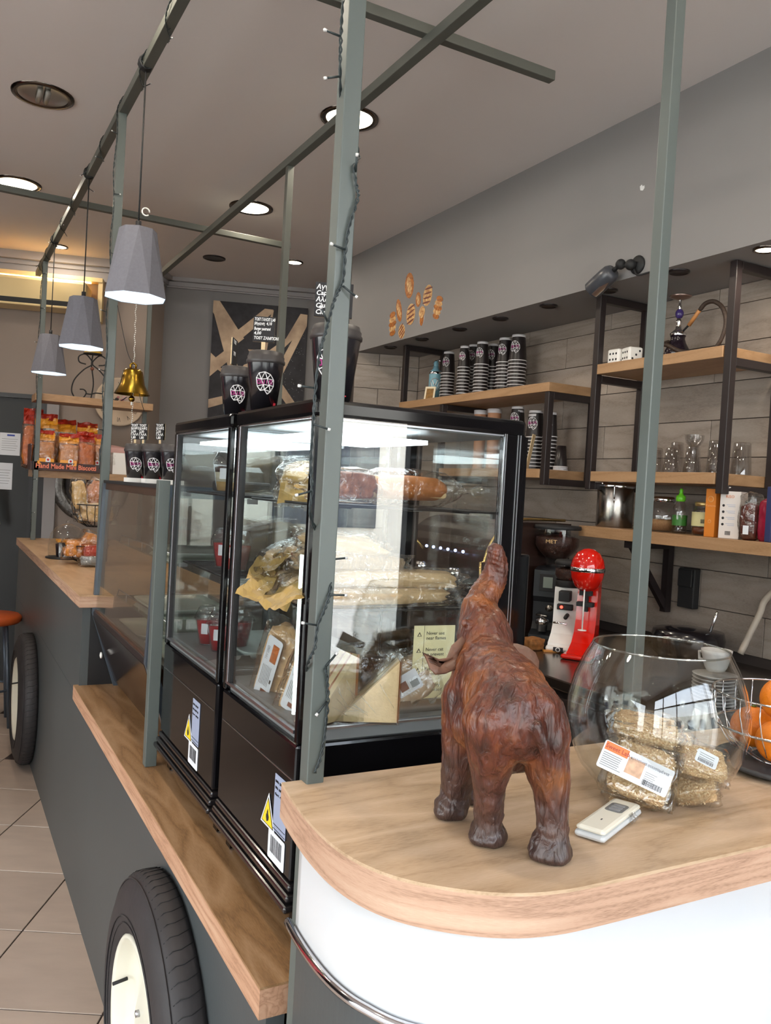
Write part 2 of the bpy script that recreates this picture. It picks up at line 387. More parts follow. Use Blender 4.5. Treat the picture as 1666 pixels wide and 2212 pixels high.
fb = thing('building', 'pale building across the street, seen only in reflections', 'building', (1, -12, -.05))
B('wall', M_fac, fb, -12, 12, -.5, 0, 0, 3.4)
for x in (-9, -5.5, -2, 1.5, 5, 8.5): B('window', mat('dark_shop_glass', S(40,52,70), .1), fb, x, x+1.6, 0, .05, .8, 2.6)
# red drinks fridge and a bench on the customer side (mirrored in the case fronts)
rf = thing('red_fridge', 'tall red drinks fridge on the customer side, mirrored in the glass case', 'fridge', (-.95, 3.85, 0))
M_red = mat('red_enamel', S(150,18,22), .35)
B('cabinet', M_red, rf, -.3, .3, -.28, .28, 0, 1.95, bev=.015); B('door', mat('fridge_door_grey', S(40,40,44), .2), rf, .302, .325, -.24, .24, .5, 1.75); B('handle', M_chr, rf, .325, .35, -.2, -.18, .9, 1.3)

# ================================================================ metal frame over the bar
fr = thing('canopy_frame', 'grey-green square-tube metal frame with posts and overhead beams around the bar', 'frame', (.5, 1.1, 0))
def fp(name, x0, x1, y0, y1, z0, z1, m): return MB().box(x0-.5, x1-.5, y0-1.1, y1-1.1, z0, z1, m, b=.0016).build(name, None, fr)
fp('post', .4826, .5094, 1.085, 1.1125, .5, 2.79, M_post)
fp('post', 1.104, 1.1275, 1.082, 1.1055, 1.0735, 2.79, M_post)
fp('post', .517, .546, 3.118, 3.147, .7455, 2.79, M_post)
fp('post', .504, .534, 2.172, 2.202, .7455, 1.495, M_post)
fp('post', .521, .549, 5.56, 5.588, 1.0735, 2.79, M_post)
fp('post', 1.197, 1.224, 3.21, 3.237, .0, 2.79, M_beam)
fp('post', 1.197, 1.224, 5.72, 5.747, .0, 2.79, M_post)
fp('beam', .520, .552, -.8, 6.02, 2.79, 2.822, M_beam)
fp('beam', 1.193, 1.225, -.8, 6.02, 2.79, 2.822, M_beam)
fp('beam', .45, 1.665, 2.122, 2.152, 2.822, 2.852, M_beam)
fp('beam', -.6, 1.69, 4.42, 4.45, 2.822, 2.852, M_beam)

# ================================================================ bar body
def off(poly, d):
    o = []; n = len(poly)
    for i in range(n):
        p = Vector(poly[i-1]); c = Vector(poly[i]); q = Vector(poly[(i+1) % n])
        a = (c-p).normalized(); b = (q-c).normalized(); na = Vector((-a.y, a.x)); nb = Vector((-b.y, b.x)); k = (na+nb)
        k = k/max(.3, k.dot(na)); o.append((c.x+k.x*d, c.y+k.y*d))
    return o
_bar = [(p.x, p.y) for p in spline([(.452,1.105,0),(.441,1.03,0),(.434,.955,0),(.434,.89,0),(.444,.835,0),(.468,.785,0),(.51,.742,0),(.56,.710,0),(.615,.694,0),(.68,.690,0),(.8,.690,0)], 4)]+[(1.62, .69), (1.62, 1.105)]
wt = thing('bar_worktop', 'light oak rounded bar worktop at the near right, carrying the carved elephant', 'worktop', (.9, .9, 1.073))
vv = [(x-.9, y-.9) for x, y in _bar]
MB().prism(vv, -.004, 0, M_oakx).build('top_board', None, wt)
MB().prism(vv, -.05, -.004, M_oake, ms=M_oake).build('edge_band', None, wt)
nb = thing('bar_counter', 'rounded bar corner faced in white sheet above and dark grey board below', 'bar counter', (.9, .9, 0))
inn = off(vv, .03); inw = off(vv, .022)
def clipy(poly, ymax): return [(x, min(y, ymax)) for x, y in poly]
MB().prism(clipy(inn, .2), .0, 1.0225, M_panel).build('grey_board', None, nb)
def low_edge(x, y):
    # lower edge of the white sheet: level along the side, dropping away across the front
    X, Y = x+.9, y+.9
    if Y > .83: return .880+.020*(1.07-Y)/.24
    t_ = min(1, max(0, (X-.50)/.35)); return .900-.22*t_*t_*(3-2*t_)
ws = [(x, y) for x, y in clipy(inw, .165)]; n_ = len(ws)
MB().add([(x, y, low_edge(x, y)) for x, y in ws]+[(x, y, 1.0224) for x, y in ws], [tuple(range(n_, 2*n_))]+[(i, (i+1) % n_, (i+1) % n_+n_, i+n_) for i in range(n_)], M_white, True).build('white_sheet', None, nb)
path = [(x, y, low_edge(x, y)-.002) for x, y in clipy(off(vv, .016), .185)][:-1]
MB().tube(path, .0065, 8, M_chr).build('chrome_trim', None, nb)
sc = MB(); sc.cyl((.4722-.9, 1.052-.9, .903), (.4672-.9, 1.052-.9, .903), .005, n=12, m=M_alu); sc.build('screw', None, nb)
# low front panels under the ledge
lf = thing('bar_cabinet', 'dark grey board panels under the lower oak ledge, behind the near tyre', 'panel', (.47, 2.1, 0))
B('front_board', M_panel, lf, 0, .03, -.94, .74, 0, .70); B('front_board', M_panel, lf, .001, .03, .743, 3.66, 0, .70)
B('front_board', M_panel, lf, .002, .03, 1.0, 3.66, .70, 1.03)
B('inner_board', M_blackm, lf, .50, .52, -.94, 1.0, 0, .70); B('back_board', M_panel, lf, .53, .55, 1.0, 3.66, 0, 1.03); B('end_board', M_panel, lf, .03, .53, 3.64, 3.66, 0, 1.03)
B('side_board', M_blackm, lf, .03, .53, .999, 1.02, .745, 1.03)
lg = thing('oak_ledge', 'low oak ledge with thick edge carrying the glass display cases', 'ledge', (.455, 2.12, .745))
B('board', M_oaky, lg, 0, .53, -.967, .995, -.004, 0); MB().box(0, .53, -.967, .995, -.05, -.004, wood('oak_edge_band_y', 'c9a488', 'b88d70', '80593f', (30, 1.6, 30), ring=4, rough=.55)).build('edge_band', None, lg)
c2 = thing('far_counter', 'oak counter top at the far left with snacks, above the far tyre', 'worktop', (.455, 4.4, 1.073))
B('board', wood('oak_far', 'c2a07c', 'b08c66', '9a7854', (7, 1.3, 7), ring=6, rough=.35), c2, 0, .6, -1.34, 1.33, -.004, 0); B('edge_band', M_oake, c2, 0, .6, -1.34, 1.33, -.043, -.004)

# ================================================================ tyres
M_tyre = mat('tyre_rubber', S(48,44,45), .62, noise_amt=.35, noise_scale=14, bump=.15, bump_scale=60)
def tyre(cy, lab):
    t = thing('tyre', lab, 'tyre', (.469, cy, .332), group=None)
    MY = Matrix.Rotation(R(-90), 4, 'Y')   # local z -> -x
    n = 64
    prof = [(.20, .0), (.322, .0), (.331, .012), (.331, .04), (.326, .055), (.311, .068), (.285, .079), (.255, .083), (.225, .079), (.207, .070)]
    MB().lathe(prof, n=n, m=M_tyre, M=MY).build('tyre_rubber', None, t)
    g = MB()
    for k in range(72):
        a = 2*PI*k/72; ca, sa = math.cos(a), math.sin(a); ca2, sa2 = math.cos(a+.03), math.sin(a+.03)
        g.tube([(-.004, .3305*ca, .3305*sa), (-.03, .3315*ca2, .3315*sa2), (-.046, .330*ca2, .330*sa2), (-.058, .3225*math.cos(a+.05), .3225*math.sin(a+.05))], .0012, 4, M_rub)
    o = g.build('tread_grooves', None, t); o['kind'] = 'stuff'
    s = MB()
    for rr, zz in ((.318, .064), (.247, .0835), (.232, .081)): s.tube([(-zz, rr*math.cos(2*PI*k/64), rr*math.sin(2*PI*k/64)) for k in range(64)], .0016, 5, M_tyre, closed=True)
    s.build('sidewall_ribs', None, t)
    MB().lathe([(.207, .062), (.209, .074), (.203, .078), (.197, .072), (.190, .05), (.176, .034), (.150, .030), (.12, .036), (.085, .050), (.06, .052), (.03, .050), (.0, .050)], n=48, m=M_cream, M=MY).build('wheel_rim', None, t)
    MB().lathe([(.03, .050), (.028, .062), (.0, .065)], n=20, m=M_cream, M=MY).build('hub_cap', None, t)
    for k in range(4):
        a = R(45+90*k); y, z = .055*math.cos(a), .055*math.sin(a)
        MB().cyl((-.050, y, z), (-.060, y, z), .007, n=6, m=M_alu).build('wheel_bolt', None, t)
    MB().cyl((-.05, .172, .04), (-.083, .166, .038), .004, n=8, m=M_rub).build('valve', None, t)
    return t
tyre(1.70, 'black tyre with white rim mounted on the panel at the bottom of the picture')
tyre(4.6, 'black tyre with white rim at the far left end of the panel')

# ================================================================ ceiling lights
M_glow = mat('warm_lamp_glow', S(255,236,205), .5, emit=(1,.86,.62,1), est=9)
M_refl = mat('lamp_reflector', S(205,200,190), .2, 1)
def downlight(x, y, z, r, lit, label, name='ceiling_downlight', power=5):
    t = thing(name, label, 'ceiling light', (x, y, z), group=None)
    MB().lathe([(r*.80, -.004), (r*.84, -.008), (r, -.006), (r*1.01, .0)], n=32, m=(mat('dark_chrome_ring', S(96,88,82), .18, 1) if r > .1 or lit else mat('black_spot_ring', S(44,38,38), .35, .5))).build('ring', None, t)
    MB().lathe([(r*.80, -.004), (r*.74, -.0030), (r*.60, -.0012), (r*.3, -.0006), (0, -.0006)], n=32, m=(M_refl if r > .1 else mat('dark_spot_cup', S(58,52,50), .3, .6)) if not lit else mat('lamp_diffuser', S(255,245,225), .5, emit=(1,.88,.66,1), est=6)).build('diffuser' if lit else 'reflector', None, t)
    if not lit and r > .1:
        for k in (-1, 1): MB().tube([(k*r*.12, -r*.5, -.010), (k*r*.12, r*.35, -.010)], r*.09, 8, mat('unlit_bulb', S(140,135,128), .4)).build('bulb', None, t)
    if lit:
        l = bpy.data.lights.new('lamp', 'AREA'); l.shape = 'DISK'; l.size = r*1.4; l.energy = power; l.color = (1, .88, .72)
        o = bpy.data.objects.new('lamp', l); C.objects.link(o); o.parent = t; o.location = (0, 0, -.02)
    return t
downlight(.313, 3.652, H, .118, 0, 'large unlit recessed ceiling light with chrome ring at the upper left')
downlight(.312, 4.836, H, .118, 1, 'large lit ceiling light at the left picture edge')
downlight(1.414, 3.116, H, .118, 1, 'large lit ceiling light partly behind the near grey post')
downlight(1.448, 4.417, H, .118, 1, 'large lit ceiling light beside the second overhead beam')
downlight(1.583, 5.558, H, .075, 0, 'small unlit dark ceiling spot in front of the painting wall')
downlight(.652, 5.983, H, .06, 1, 'small lit ceiling spot above the far end of the hanging lamps', power=2.5)
downlight(2.054, 5.292, H, .06, 1, 'small lit ceiling spot above the geometric painting', power=2.5)
for i, (px_, py_) in enumerate(((.31, 2.4), (.31, 1.1), (-1.2, 4.9), (-1.2, 3.6), (-1.2, 1.4), (1.41, 1.4), (1.41, .0))):  # unseen fill lamps, added to brighten the interior
    downlight(px_, py_, H, .118, 1, 'added unseen fill light on the ceiling, '+['above the upper left picture corner', 'above the photographer, left', 'over the far customer area', 'over the middle customer area', 'over the near customer area', 'above the rounded bar corner', 'just behind the photographer'][i], power=5)
for i, y in enumerate((4.459, 4.09, 3.701, 3.343, 2.978, 2.604, 2.234, 1.867)):
    nth = ['far end of the recess', 'pastry stickers', 'first cup stacks', 'middle cup stacks', 'last cup stack', 'security camera', 'hookah', 'right picture edge'][i]
    t = downlight(2.378, y, 2.37, .040, i == 7, ('lit' if i == 7 else 'unlit dark')+' small soffit spot nearest the '+nth, 'soffit_spot', power=1.5)


# ================================================================ tall refrigerated display cases
M_led = mat('led_light_panel', S(235,245,255), .5, emit=(.85,.95,1,1), est=5)
M_ledw = mat('led_corner_strip', S(235,245,255), .5, emit=(.8,1,.95,1), est=3.5)
M_plate = mat('rating_plate', S(150,160,185), .4)
M_ink = mat('black_ink', S(28,28,32), .6); M_yel = mat('warning_yellow', S(240,205,40), .4)
M_greyin = mat('case_inner_grey', S(120,122,122), .4)
M_skirt = mat('black_rubbed_skirt', S(30,27,28), .25, coat=.3)
def case(name, label, cy, near=True, W2=.2175, D=.43):
    # local frame: origin on the ledge at the customer side, middle of the width; x .405 deep, y +-.2175
    t = thing(name, label, 'display case', (.535, cy, .745))
    T = .90
    for x in (.02, D-.045):
        for y in (-W2+.012, W2-.040):
            l = MB().box(x, x+.026, y, y+.028, .006, .064, M_black).build('leg', None, t)
            MB().cyl((x+.013, y+.014, 0), (x+.013, y+.014, .007), .010, n=12, m=M_alu).build('foot', None, l)
    sk = MB()
    for z, o in ((.056, -.013), (.071, -.008), (.086, -.003)): sk.box(o, D-o, -W2+o, W2-o, z, z+.0125, M_skirt, b=.004)
    sk.box(.014, D-.014, -W2+.014, W2-.014, .062, .1, M_rub); sk.build('ribbed_skirt', None, t)
    B('base_housing', M_black, t, 0, D, -W2, W2, .100, .330, bev=.006)
    MB().box(-.0012, .0, -W2+.012, W2-.012, .268, .2695, M_alu).build('panel_seam', None, t)
    B('case_floor', M_greyin, t, .012, D-.012, -W2+.012, W2-.012, .330, .356)
    # corner posts
    for x, y, n_ in ((0, -W2, 0), (0, W2-.016, 0), (D-.05, -W2, 1), (D-.05, W2-.016, 1)):
        w_ = .05 if n_ else .012
        B('corner_post', M_black, t, x, x+w_, y, y+.016, .33, .872, bev=.003)
    B('top_cap', M_black, t, -.001, D, -W2, W2, .870, T, bev=.007)
    B('ceiling_liner', M_greyin, t, .014, D-.014, -W2+.014, W2-.014, .866, .8705)
    # glass on four sides
    B('glass_pane', M_glass, t, .0025, .0055, -W2+.016, W2-.016, .352, .872)
    B('glass_pane', M_glass, t, .012, D-.05, -W2+.002, -W2+.005, .352, .872)
    B('glass_pane', M_glass, t, .012, D-.05, W2-.005, W2-.002, .352, .872)
    B('glass_pane', M_glass, t, D-.006, D-.003, -W2+.02, W2-.02, .352, .872)
    # aluminium glazing trims
    for y in (W2-.030, ): 
        B('glazing_trim', M_alu, t, -.002, .004, y-.004, y+.008, .350, .868, bev=.001); B('glazing_trim', M_rub, t, -.0015, .010, y-.016, y-.004, .350, .868)
    B('sill_trim', M_alu, t, -.0015, .004, -W2+.016, W2-.02, .345, .351); B('sill_trim', M_alu, t, .012, D-.05, -W2-.0005, -W2+.006, .352, .3555)
    B('head_trim', M_alu, t, .014, D-.052, -W2-.0004, -W2+.004, .8675, .870); B('head_trim', M_alu, t, -.0012, .003, -W2+.016, W2-.03, .8675, .870)
    for x in (D-.050, D-.046, D-.020, D-.014): B('door_trim', M_alu, t, x, x+.0016, -W2-.0012, -W2+.001, .34, .872)
    # rear door handle
    MB().box(D, D+.028, -W2+.002, -W2+.022, .475, .65, M_black, b=.004).build('door_handle', None, t)
    B('rear_door_frame', M_black, t, D-.002, D+.004, -W2, -W2+.02, .34, .87); B('rear_door_frame', M_black, t, D-.002, D+.004, W2-.02, W2, .34, .87)
    # lights
    B('light_panel', M_led, t, .05, D-.16, -W2+.09, W2-.06, .845, .853)
    if near: B('corner_light', M_ledw, t, .0065, .0105, -W2+.040, -W2+.046, .37, .64)
    # wire shelves
    for z, gl in ((.725, 0), (.545, 0)):
        s = MB()
        x0, x1, y0, y1 = .03, D-.035, -W2+.035, W2-.035
        s.tube([(x0, y0, z), (x1, y0, z), (x1, y1, z), (x0, y1, z)], .0028, 6, M_wireb, closed=True)
        for k in range(15): y = y0+(y1-y0)*(k+.5)/15; s.tube([(x0, y, z), (x1, y, z)], .0013, 5, M_wireb)
        for k in range(3): x = x0+(x1-x0)*(k+.5)/3; s.tube([(x, y0, z-.003), (x, y1, z-.003)], .0018, 5, M_wireb)
        s.build('wire_shelf', None, t)
        for x in (.014, D-.03):
            for y in (y0+.02, y1-.02): MB().box(x, x+.02, y-.004, y+.004, z-.012, z-.002, M_greyin).build('shelf_clip', None, t)
    # scalloped guard strip on the case floor
    def scal(n, L, h, r):
        P = [(0, 0), (L, 0), (L, h)]
        for k in range(n):
            c = L-L*(k+.5)/n; P += [(c+r, h)]+[(c+r*math.cos(R(a)), h-r*math.sin(R(a))) for a in range(30, 180, 30)]+[(c-r, h)]
        return P+[(0, h)]
    MB().prism(scal(9, D-.09, .022, .009), -.001, .001, M_steel, M=frameM((.035, -W2+.038, .356), (1, 0, 0), (0, 0, 1))).build('guard_strip', None, t)
    # stickers on the customer side of the base
    def lab(nm, m, y0, y1, z0, z1, rr=.002, o=-.0008):
        return MB().prism(rrect(y1-y0, z1-z0, rr), 0, .0006, m, M=frameM((o+.0, (y0+y1)/2, (z0+z1)/2), (0, -1, 0), (0, 0, 1))).build(nm, None, t)
    yc = -.140 if near else -.085
    pl = lab('rating_plate', M_plate, yc-.036, yc+.022, .160, .258)
    bc = lab('barcode_label', M_paper, yc-.036, yc+.04, .106, .156, .004)
    k = MB(); rnd = random.Random(3); y = yc+.028
    while y > yc-.024:
        w_ = rnd.choice((.0007, .0012, .0019)); k.box(-.0018, -.0012, y-w_, y, .119, .148, M_ink); y -= w_+rnd.choice((.0016, .0026))
    k.build('barcode', None, t)
    for i, (s_, sz) in enumerate((('R600a  220-240V', .006), ('50Hz  160W  68L', .006), ('Class 4   +2/+12 C', .006))):
        text('plate_print', s_, sz, M_ink, t, frameM((-.0018, yc+.018, .244-.011*i), (0, -1, 0), (0, 0, 1)))
    MB().box(-.002, -.0012, yc-.034, yc+.02, .1705, .1715, M_ink).box(-.002, -.0012, yc-.034, yc+.02, .163, .164, M_ink).build('plate_rule', None, t)
    tri = lambda s: [(s*math.cos(R(a)), s*math.sin(R(a))) for a in (90, 210, 330)]
    TM = lambda o: frameM((o, yc+.046, .174), (0, -1, 0), (0, 0, 1))
    wt_ = MB().prism([(p[0], p[1]) for p in tri(.040)], 0, .0006, M_paper, M=TM(-.0012)).build('warning_triangle', None, t)
    MB().prism(tri(.033), 0, .0003, M_ink, M=TM(-.0019)).build('triangle_border', None, wt_); MB().prism(tri(.029), 0, .0003, M_yel, M=TM(-.0023)).build('triangle_field', None, wt_)
    fl_ = [(0,-.010),(.006,-.006),(.007,0),(.003,.005),(.002,.013),(-.003,.006),(-.002,.001),(-.006,.003),(-.006,-.004),(-.003,-.010)]
    MB().prism(fl_, 0, .0003, M_ink, M=TM(-.0027)).build('flame_symbol', None, wt_)
    return t
M_wireb = mat('dark_wire', S(52,52,54), .3, .6)
case('display_case', 'tall black glass refrigerated case nearest the camera, behind the near post', 1.4525, W2=.2025)
case('display_case', 'tall black glass refrigerated case in the middle, holding red jelly cups', 1.925, near=False, W2=.232)

# ================================================================ slanted glass counter case
t = thing('counter_case', 'lower slanted glass counter case with grey side frames and a dark wood top', 'display case', (.52, 2.65, .745))
M_sg = mat('slate_grey_frame', S(78,86,96), .3, .3)
def sidef(y):
    # profile in x,z: front glass line, then tucked in below
    P = [(-.002, .725), (.010, .737), (.42, .737), (.42, .705), (.028, .705), (.008, .262), (.10, .0), (.066, 0), (-.018, .262)]
    P2 = [(p[0], p[1]) for p in P]
    return MB().prism(P2, -.011, .011, M_sg, M=frameM((0, y, 0), (1, 0, 0), (0, 0, 1))).build('side_frame', None, t)
sidef(.43); sidef(-.425)
B('top_board', mat('dark_walnut_board', S(70,50,38), .5, noise_amt=.3, noise_scale=6, stretch=(8,1,8)), t, .006, .42, -.41, .415, .705, .727)
B('top_cover', M_rub, t, .0, .42, -.425, .43, .727, .737)
def quad4(nm, pts, m, th=(0,0,0)):
    a = [Vector(p) for p in pts]; n = (a[1]-a[0]).cross(a[3]-a[0]).normalized()*.003
    vs = a+[p+n for p in a]
    return MB().add(vs, [(0,3,2,1),(4,5,6,7),(0,1,5,4),(1,2,6,5),(2,3,7,6),(3,0,4,7)], m).build(nm, None, t)
quad4('front_glass', [(-.006, .418, .268), (-.006, -.413, .268), (.010, -.413, .704), (.010, .418, .704)], M_glassd)
quad4('lower_front', [(.070, .418, .02), (.070, -.413, .02), (-.014, -.413, .255), (-.014, .418, .255)], mat('brown_black_gloss', S(34,24,22), .12))
B('glass_sill', M_iron, t, -.016, .006, -.413, .418, .252, .272, bev=.003); B('glass_sill', mat('bronze_sill', S(92,62,48), .3, .4), t, -.012, .002, -.413, .418, .272, .278)
quad4('side_glass', [(.004, .436, .27), (.40, .436, .27), (.40, .436, .70), (.022, .436, .70)], M_glassd)
B('case_floor', M_greyin, t, .04, .42, -.41, .415, .235, .245)
B('kick_board', wood('kick_oak', 'b58a60', 'a47848', '8a6238', (4, 1.2, 4), ring=5), t, .12, .135, -.41, .30, .0, .20)
for z in (.33, .52):
    B('glass_shelf', glassy('green_edge_glass', (.82,.9,.86,1), .08), t, .05, .38, -.40, .36, z, z+.006)
    rl = MB(); rl.tube([(.052, -.38, z+.03), (.052, .33, z+.03), (.05, .35, z+.005)], .002, 6, M_alu)
    for y in (-.2, 0, .2): rl.tube([(.052, y, z+.004), (.052, y, z+.03)], .0015, 6, M_alu)
    rl.build('shelf_rail', None, t)
for y in (-.2, .12): MB().cyl((.40, y, .24), (.40, y, .70), .008, n=10, m=M_sg).build('shelf_upright', None, t)
for x, z in ((.045, .14),): MB().sph((x+.0, .417, z), .010, M_white, sc=(.5,1,1)).build('rivet', None, t)
MB().lathe([(0, 0), (.011, 0), (.011, .005), (0, .008)], n=14, m=M_wht, M=Matrix.Translation((.018, .405, .115)) @ Matrix.Rotation(R(-90), 4, 'X') @ Matrix.Rotation(R(-90), 4, 'Y')).build('rivet', None, t)
M_tray = mat('white_tray', S(205,212,208), .3)
def tray(x, y, z, w, d, lab):
    t_ = thing('pastry_tray', lab, 'tray', (x, y, z), R(0))
    bm = MB(); P = rrect(w, d, .03, 5); Q = rrect(w-.02, d-.02, .025, 5); n = len(P)
    vs = [(p[0], p[1], .014) for p in P]+[(q[0], q[1], .002) for q in Q]+[(q[0], q[1], 0) for q in Q]+[(p[0], p[1], .011) for p in P]
    fs = [(i, (i+1)%n, n+(i+1)%n, n+i) for i in range(n)]+[tuple(range(n, 2*n))[::1]]+[(2*n+i, 2*n+(i+1)%n, 3*n+(i+1)%n, 3*n+i) for i in range(n)]+[(3*n+i, 3*n+(i+1)%n, (i+1)%n, i) for i in range(n)]+[tuple(range(2*n, 3*n))[::-1]]
    bm.add(vs, fs, M_tray, True); bm.build('tray_dish', None, t_); 
    return t_
tray(.72, 2.72, 1.082, .24, .34, 'white oval tray on the lower glass shelf of the slanted case')
tray(.72, 2.55, 1.272, .24, .30, 'white oval tray on the upper glass shelf of the slanted case')
tray(.70, 2.80, .991, .26, .34, 'white oval tray on the floor of the slanted case')
tray(.70, 2.42, .991, .26, .30, 'second white tray on the case floor, next to the grey stub post')


# ================================================================ wall shelves: iron frames (things) and oak boards (things)
def iron_frame(label, y, z0, z1, mids=()):
    t = thing('iron_rack', label, 'rack', (2.40, y, z0)); s = .030; d = .288; h = z1-z0
    MB().box(0, s, 0, s, 0, h, M_iron, b=.002).build('upright', None, t); MB().box(d-s, d, 0, s, 0, h, M_iron, b=.002).build('upright', None, t)
    for z in [0, h-s]+[m-z0 for m in mids]: MB().box(s, d-s, 0, s, z, z+s, M_iron, b=.002).build('crossbar', None, t)
    for z in (.06, h-.08):
        MB().sph((d-s/2, -.001, z), .007, M_alu, 10, (1,.4,1)).build('bolt', None, t)
    return t
iron_frame('black iron shelf frame at the far end of the recess, beside the blue bottle', 4.31, 1.985, 2.366)
iron_frame('black iron shelf frame under the upper cup shelf, half hidden by the glass case', 3.86, 1.568, 1.988)
iron_frame('black iron shelf frame at the near end of the lower cup shelf', 2.965, 1.568, 1.988)
iron_frame('black iron shelf frame left of the white dice', 2.664, 1.556, 2.366, (2.003,))
iron_frame('black iron shelf frame right of the hookah', 1.995, 1.556, 2.366, (2.003,))
def board(label, y0, y1, z1, th=.041, x0=2.397, x1=2.687):
    t = MB().box(0, x1-x0, 0, y1-y0, -th, 0, M_oaks, b=.0015).build('shelf_board', None, None, (x0, y0, z1)); return tag(t, label, 'shelf')
board('upper oak shelf board carrying the cup stacks and blue bottle', 2.965, 4.345, 2.030)
board('lower oak shelf board with cup stacks behind the glass case', 2.999, 3.857, 1.640)
board('upper oak shelf board carrying the hookah and dice', 2.029, 2.66, 2.075)
board('middle oak shelf board carrying the upturned glasses', 2.029, 2.66, 1.630)
bs = board('long oak shelf board carrying jars and cartons', 1.15, 2.71, 1.401, .044)
def bracket(y):
    b = MB()
    b.box(.0, .03, 0, .03, -.29, .0, M_iron); b.box(-.22, 0, 0, .03, -.03, 0, M_iron)
    b.prism([(-.20, -.03), (-.165, -.03), (.0, -.235), (.0, -.28)], .004, .026, M_iron, M=frameM((0, 0, 0), (1, 0, 0), (0, 0, 1)) @ Matrix.Scale(-1, 4, (0, 0, 1)))
    o = b.build('shelf_bracket', None, None, (2.655, y, 1.357)); return o
tag(bracket(2.45), 'black diagonal shelf bracket left of the thin right-hand post', 'bracket'); tag(bracket(1.35), 'black shelf bracket beyond the right picture edge', 'bracket')
sw = thing('wall_socket', 'black wall socket box right of the shelf bracket', 'socket', (2.688, 2.33, 1.10))
B('box', M_rub, sw, -.035, 0, -.02, .06, 0, .16, bev=.004); B('cover', M_rub, sw, -.045, -.035, -.015, .055, .085, .155, bev=.003)

# ---------------------------------------------------------------- paper cups
M_cup = mat('black_paper_cup', S(30,24,25), .35, noise_amt=.05, noise_scale=3)
M_rim = mat('white_cup_rim', S(205,202,205), .4); M_logo = mat('cup_logo_white', S(225,222,225), .5); M_mag = mat('cup_logo_magenta', S(150,30,110), .5); M_redp = mat('cup_print_red', S(190,30,50), .5)
def cup_mesh(r0, r1, h):
    # upturned cup: wide rim below (radius r1), white base ring above (radius r0)
    m = MB(); m.lathe([(r1+.002, 0), (r1+.0028, .0022), (r1+.002, .0042), (r1, .0045)], n=20, m=M_rim)
    m.lathe([(r1, .0045), (r0, h-.012)], n=20, m=M_cup); m.lathe([(r0, h-.012), (r0+.0008, h-.011), (r0, h), (r0-.002, h), (r0-.003, h-.005), (0, h-.005)], n=20, m=M_rim)
    return m
def logo(t, r, zc, ang, s, slope=0):
    """white faceted wire cloud with a magenta word across it, wrapped on the cup"""
    P = [(-.9,.5),(-.6,1.0),(0,1.15),(.55,.9),(.95,.35),(1.0,-.3),(.7,-.9),(.35,-1.2),(.0,-.75),(-.45,-.85),(-.8,-.4),(-.35,.35),(.25,.45),(.5,-.25),(-.1,-.2)]
    E_ = [(0,1),(1,2),(2,3),(3,4),(4,5),(5,6),(6,7),(7,8),(8,9),(9,10),(10,0),(0,11),(1,11),(2,11),(2,12),(3,12),(4,12),(11,12),(4,13),(5,13),(12,13),(13,14),(14,11),(13,6),(14,8),(14,9),(14,10),(8,13),(6,8)]
    def W_(x, y):
        z = zc+y*s; rr = r+slope*(z-zc)+.0008; a = ang+x*s/r; return (rr*math.cos(a), rr*math.sin(a), z)
    lm = MB()
    for a, b in E_: lm.tube([W_(*P[a]), W_((P[a][0]+P[b][0])/2, (P[a][1]+P[b][1])/2), W_(*P[b])], s*.045, 4, M_logo, sm=False)
    o = lm.build('logo_wire', None, t)
    wm = MB()
    for i, ch in enumerate('OUIS'):
        x0 = -.75+i*.42
        segs = {'O': [(0,0,.28,0),(.28,0,.28,.38),(.28,.38,0,.38),(0,.38,0,0)], 'U': [(0,.38,0,0),(0,0,.28,0),(.28,0,.28,.38)], 'I': [(.14,0,.14,.38)], 'S': [(.28,.38,0,.38),(0,.38,0,.19),(0,.19,.28,.19),(.28,.19,.28,0),(.28,0,0,0)]}[ch]
        for x1, y1, x2, y2 in segs: wm.tube([W_(x0+x1, y1-.1), W_(x0+x2, y2-.1)], s*.06, 4, M_mag, sm=False)
    wm.build('logo_word', None, t)
SP = .0175
ORD = 'first second third fourth fifth sixth seventh eighth ninth tenth eleventh twelfth thirteenth'.split()
def stack(x, y, z, n, r0, r1, h, where, grp, ang):
    pr = None
    for k in range(n):
        if pr is None:
            o = cup_mesh(r0, r1, h).build('paper_cup', None, None, (x, y, z)); pr = o
            tag(o, 'lowest black paper cup of the '+where, 'cup', grp)
        elif k < n-1:
            o = pr.copy(); C.objects.link(o); o['label'] = ORD[n-1-k]+' black cup from the top of the '+where
        else:
            o = thing('paper_cup', 'topmost logo cup of the '+where, 'cup'); q = pr.copy(); C.objects.link(q); q.name = 'cup_body'
            for kk in ('label', 'category', 'group'):
                if kk in q: del q[kk]
            q.parent = o; q.location = (0, 0, 0); logo(o, (r0*.55+r1*.45), h*.52, ang, .027*(r1/.045), (r0-r1)/h)
        o.location = (x+random.uniform(-.0012, .0012), y+random.uniform(-.0012, .0012), z+SP*k)
TOW = R(233)
rows = [(4.065, 10, .030, .040, .125, 'cup stack beside the blue bottle', 0), (3.81, 10, .025, .034, .118, 'narrow cup stack second from the bottle', -.06),
 (3.856, 11, .030, .040, .125, 'cup stack third from the bottle', .03), (3.658, 10, .029, .038, .122, 'cup stack fourth from the bottle', -.05),
 (3.682, 10, .031, .041, .125, 'cup stack fifth from the bottle', .04), (3.512, 10, .031, .041, .128, 'cup stack sixth from the bottle', -.01), (3.415, 10, .034, .045, .132, 'nearest stack on the upper shelf', .0)]
for y, n, r0, r1, h, w_, dx in rows: stack(2.55+dx, y, 2.0305, n, r0, r1, h, w_, 'cups of the '+w_, TOW-.5)
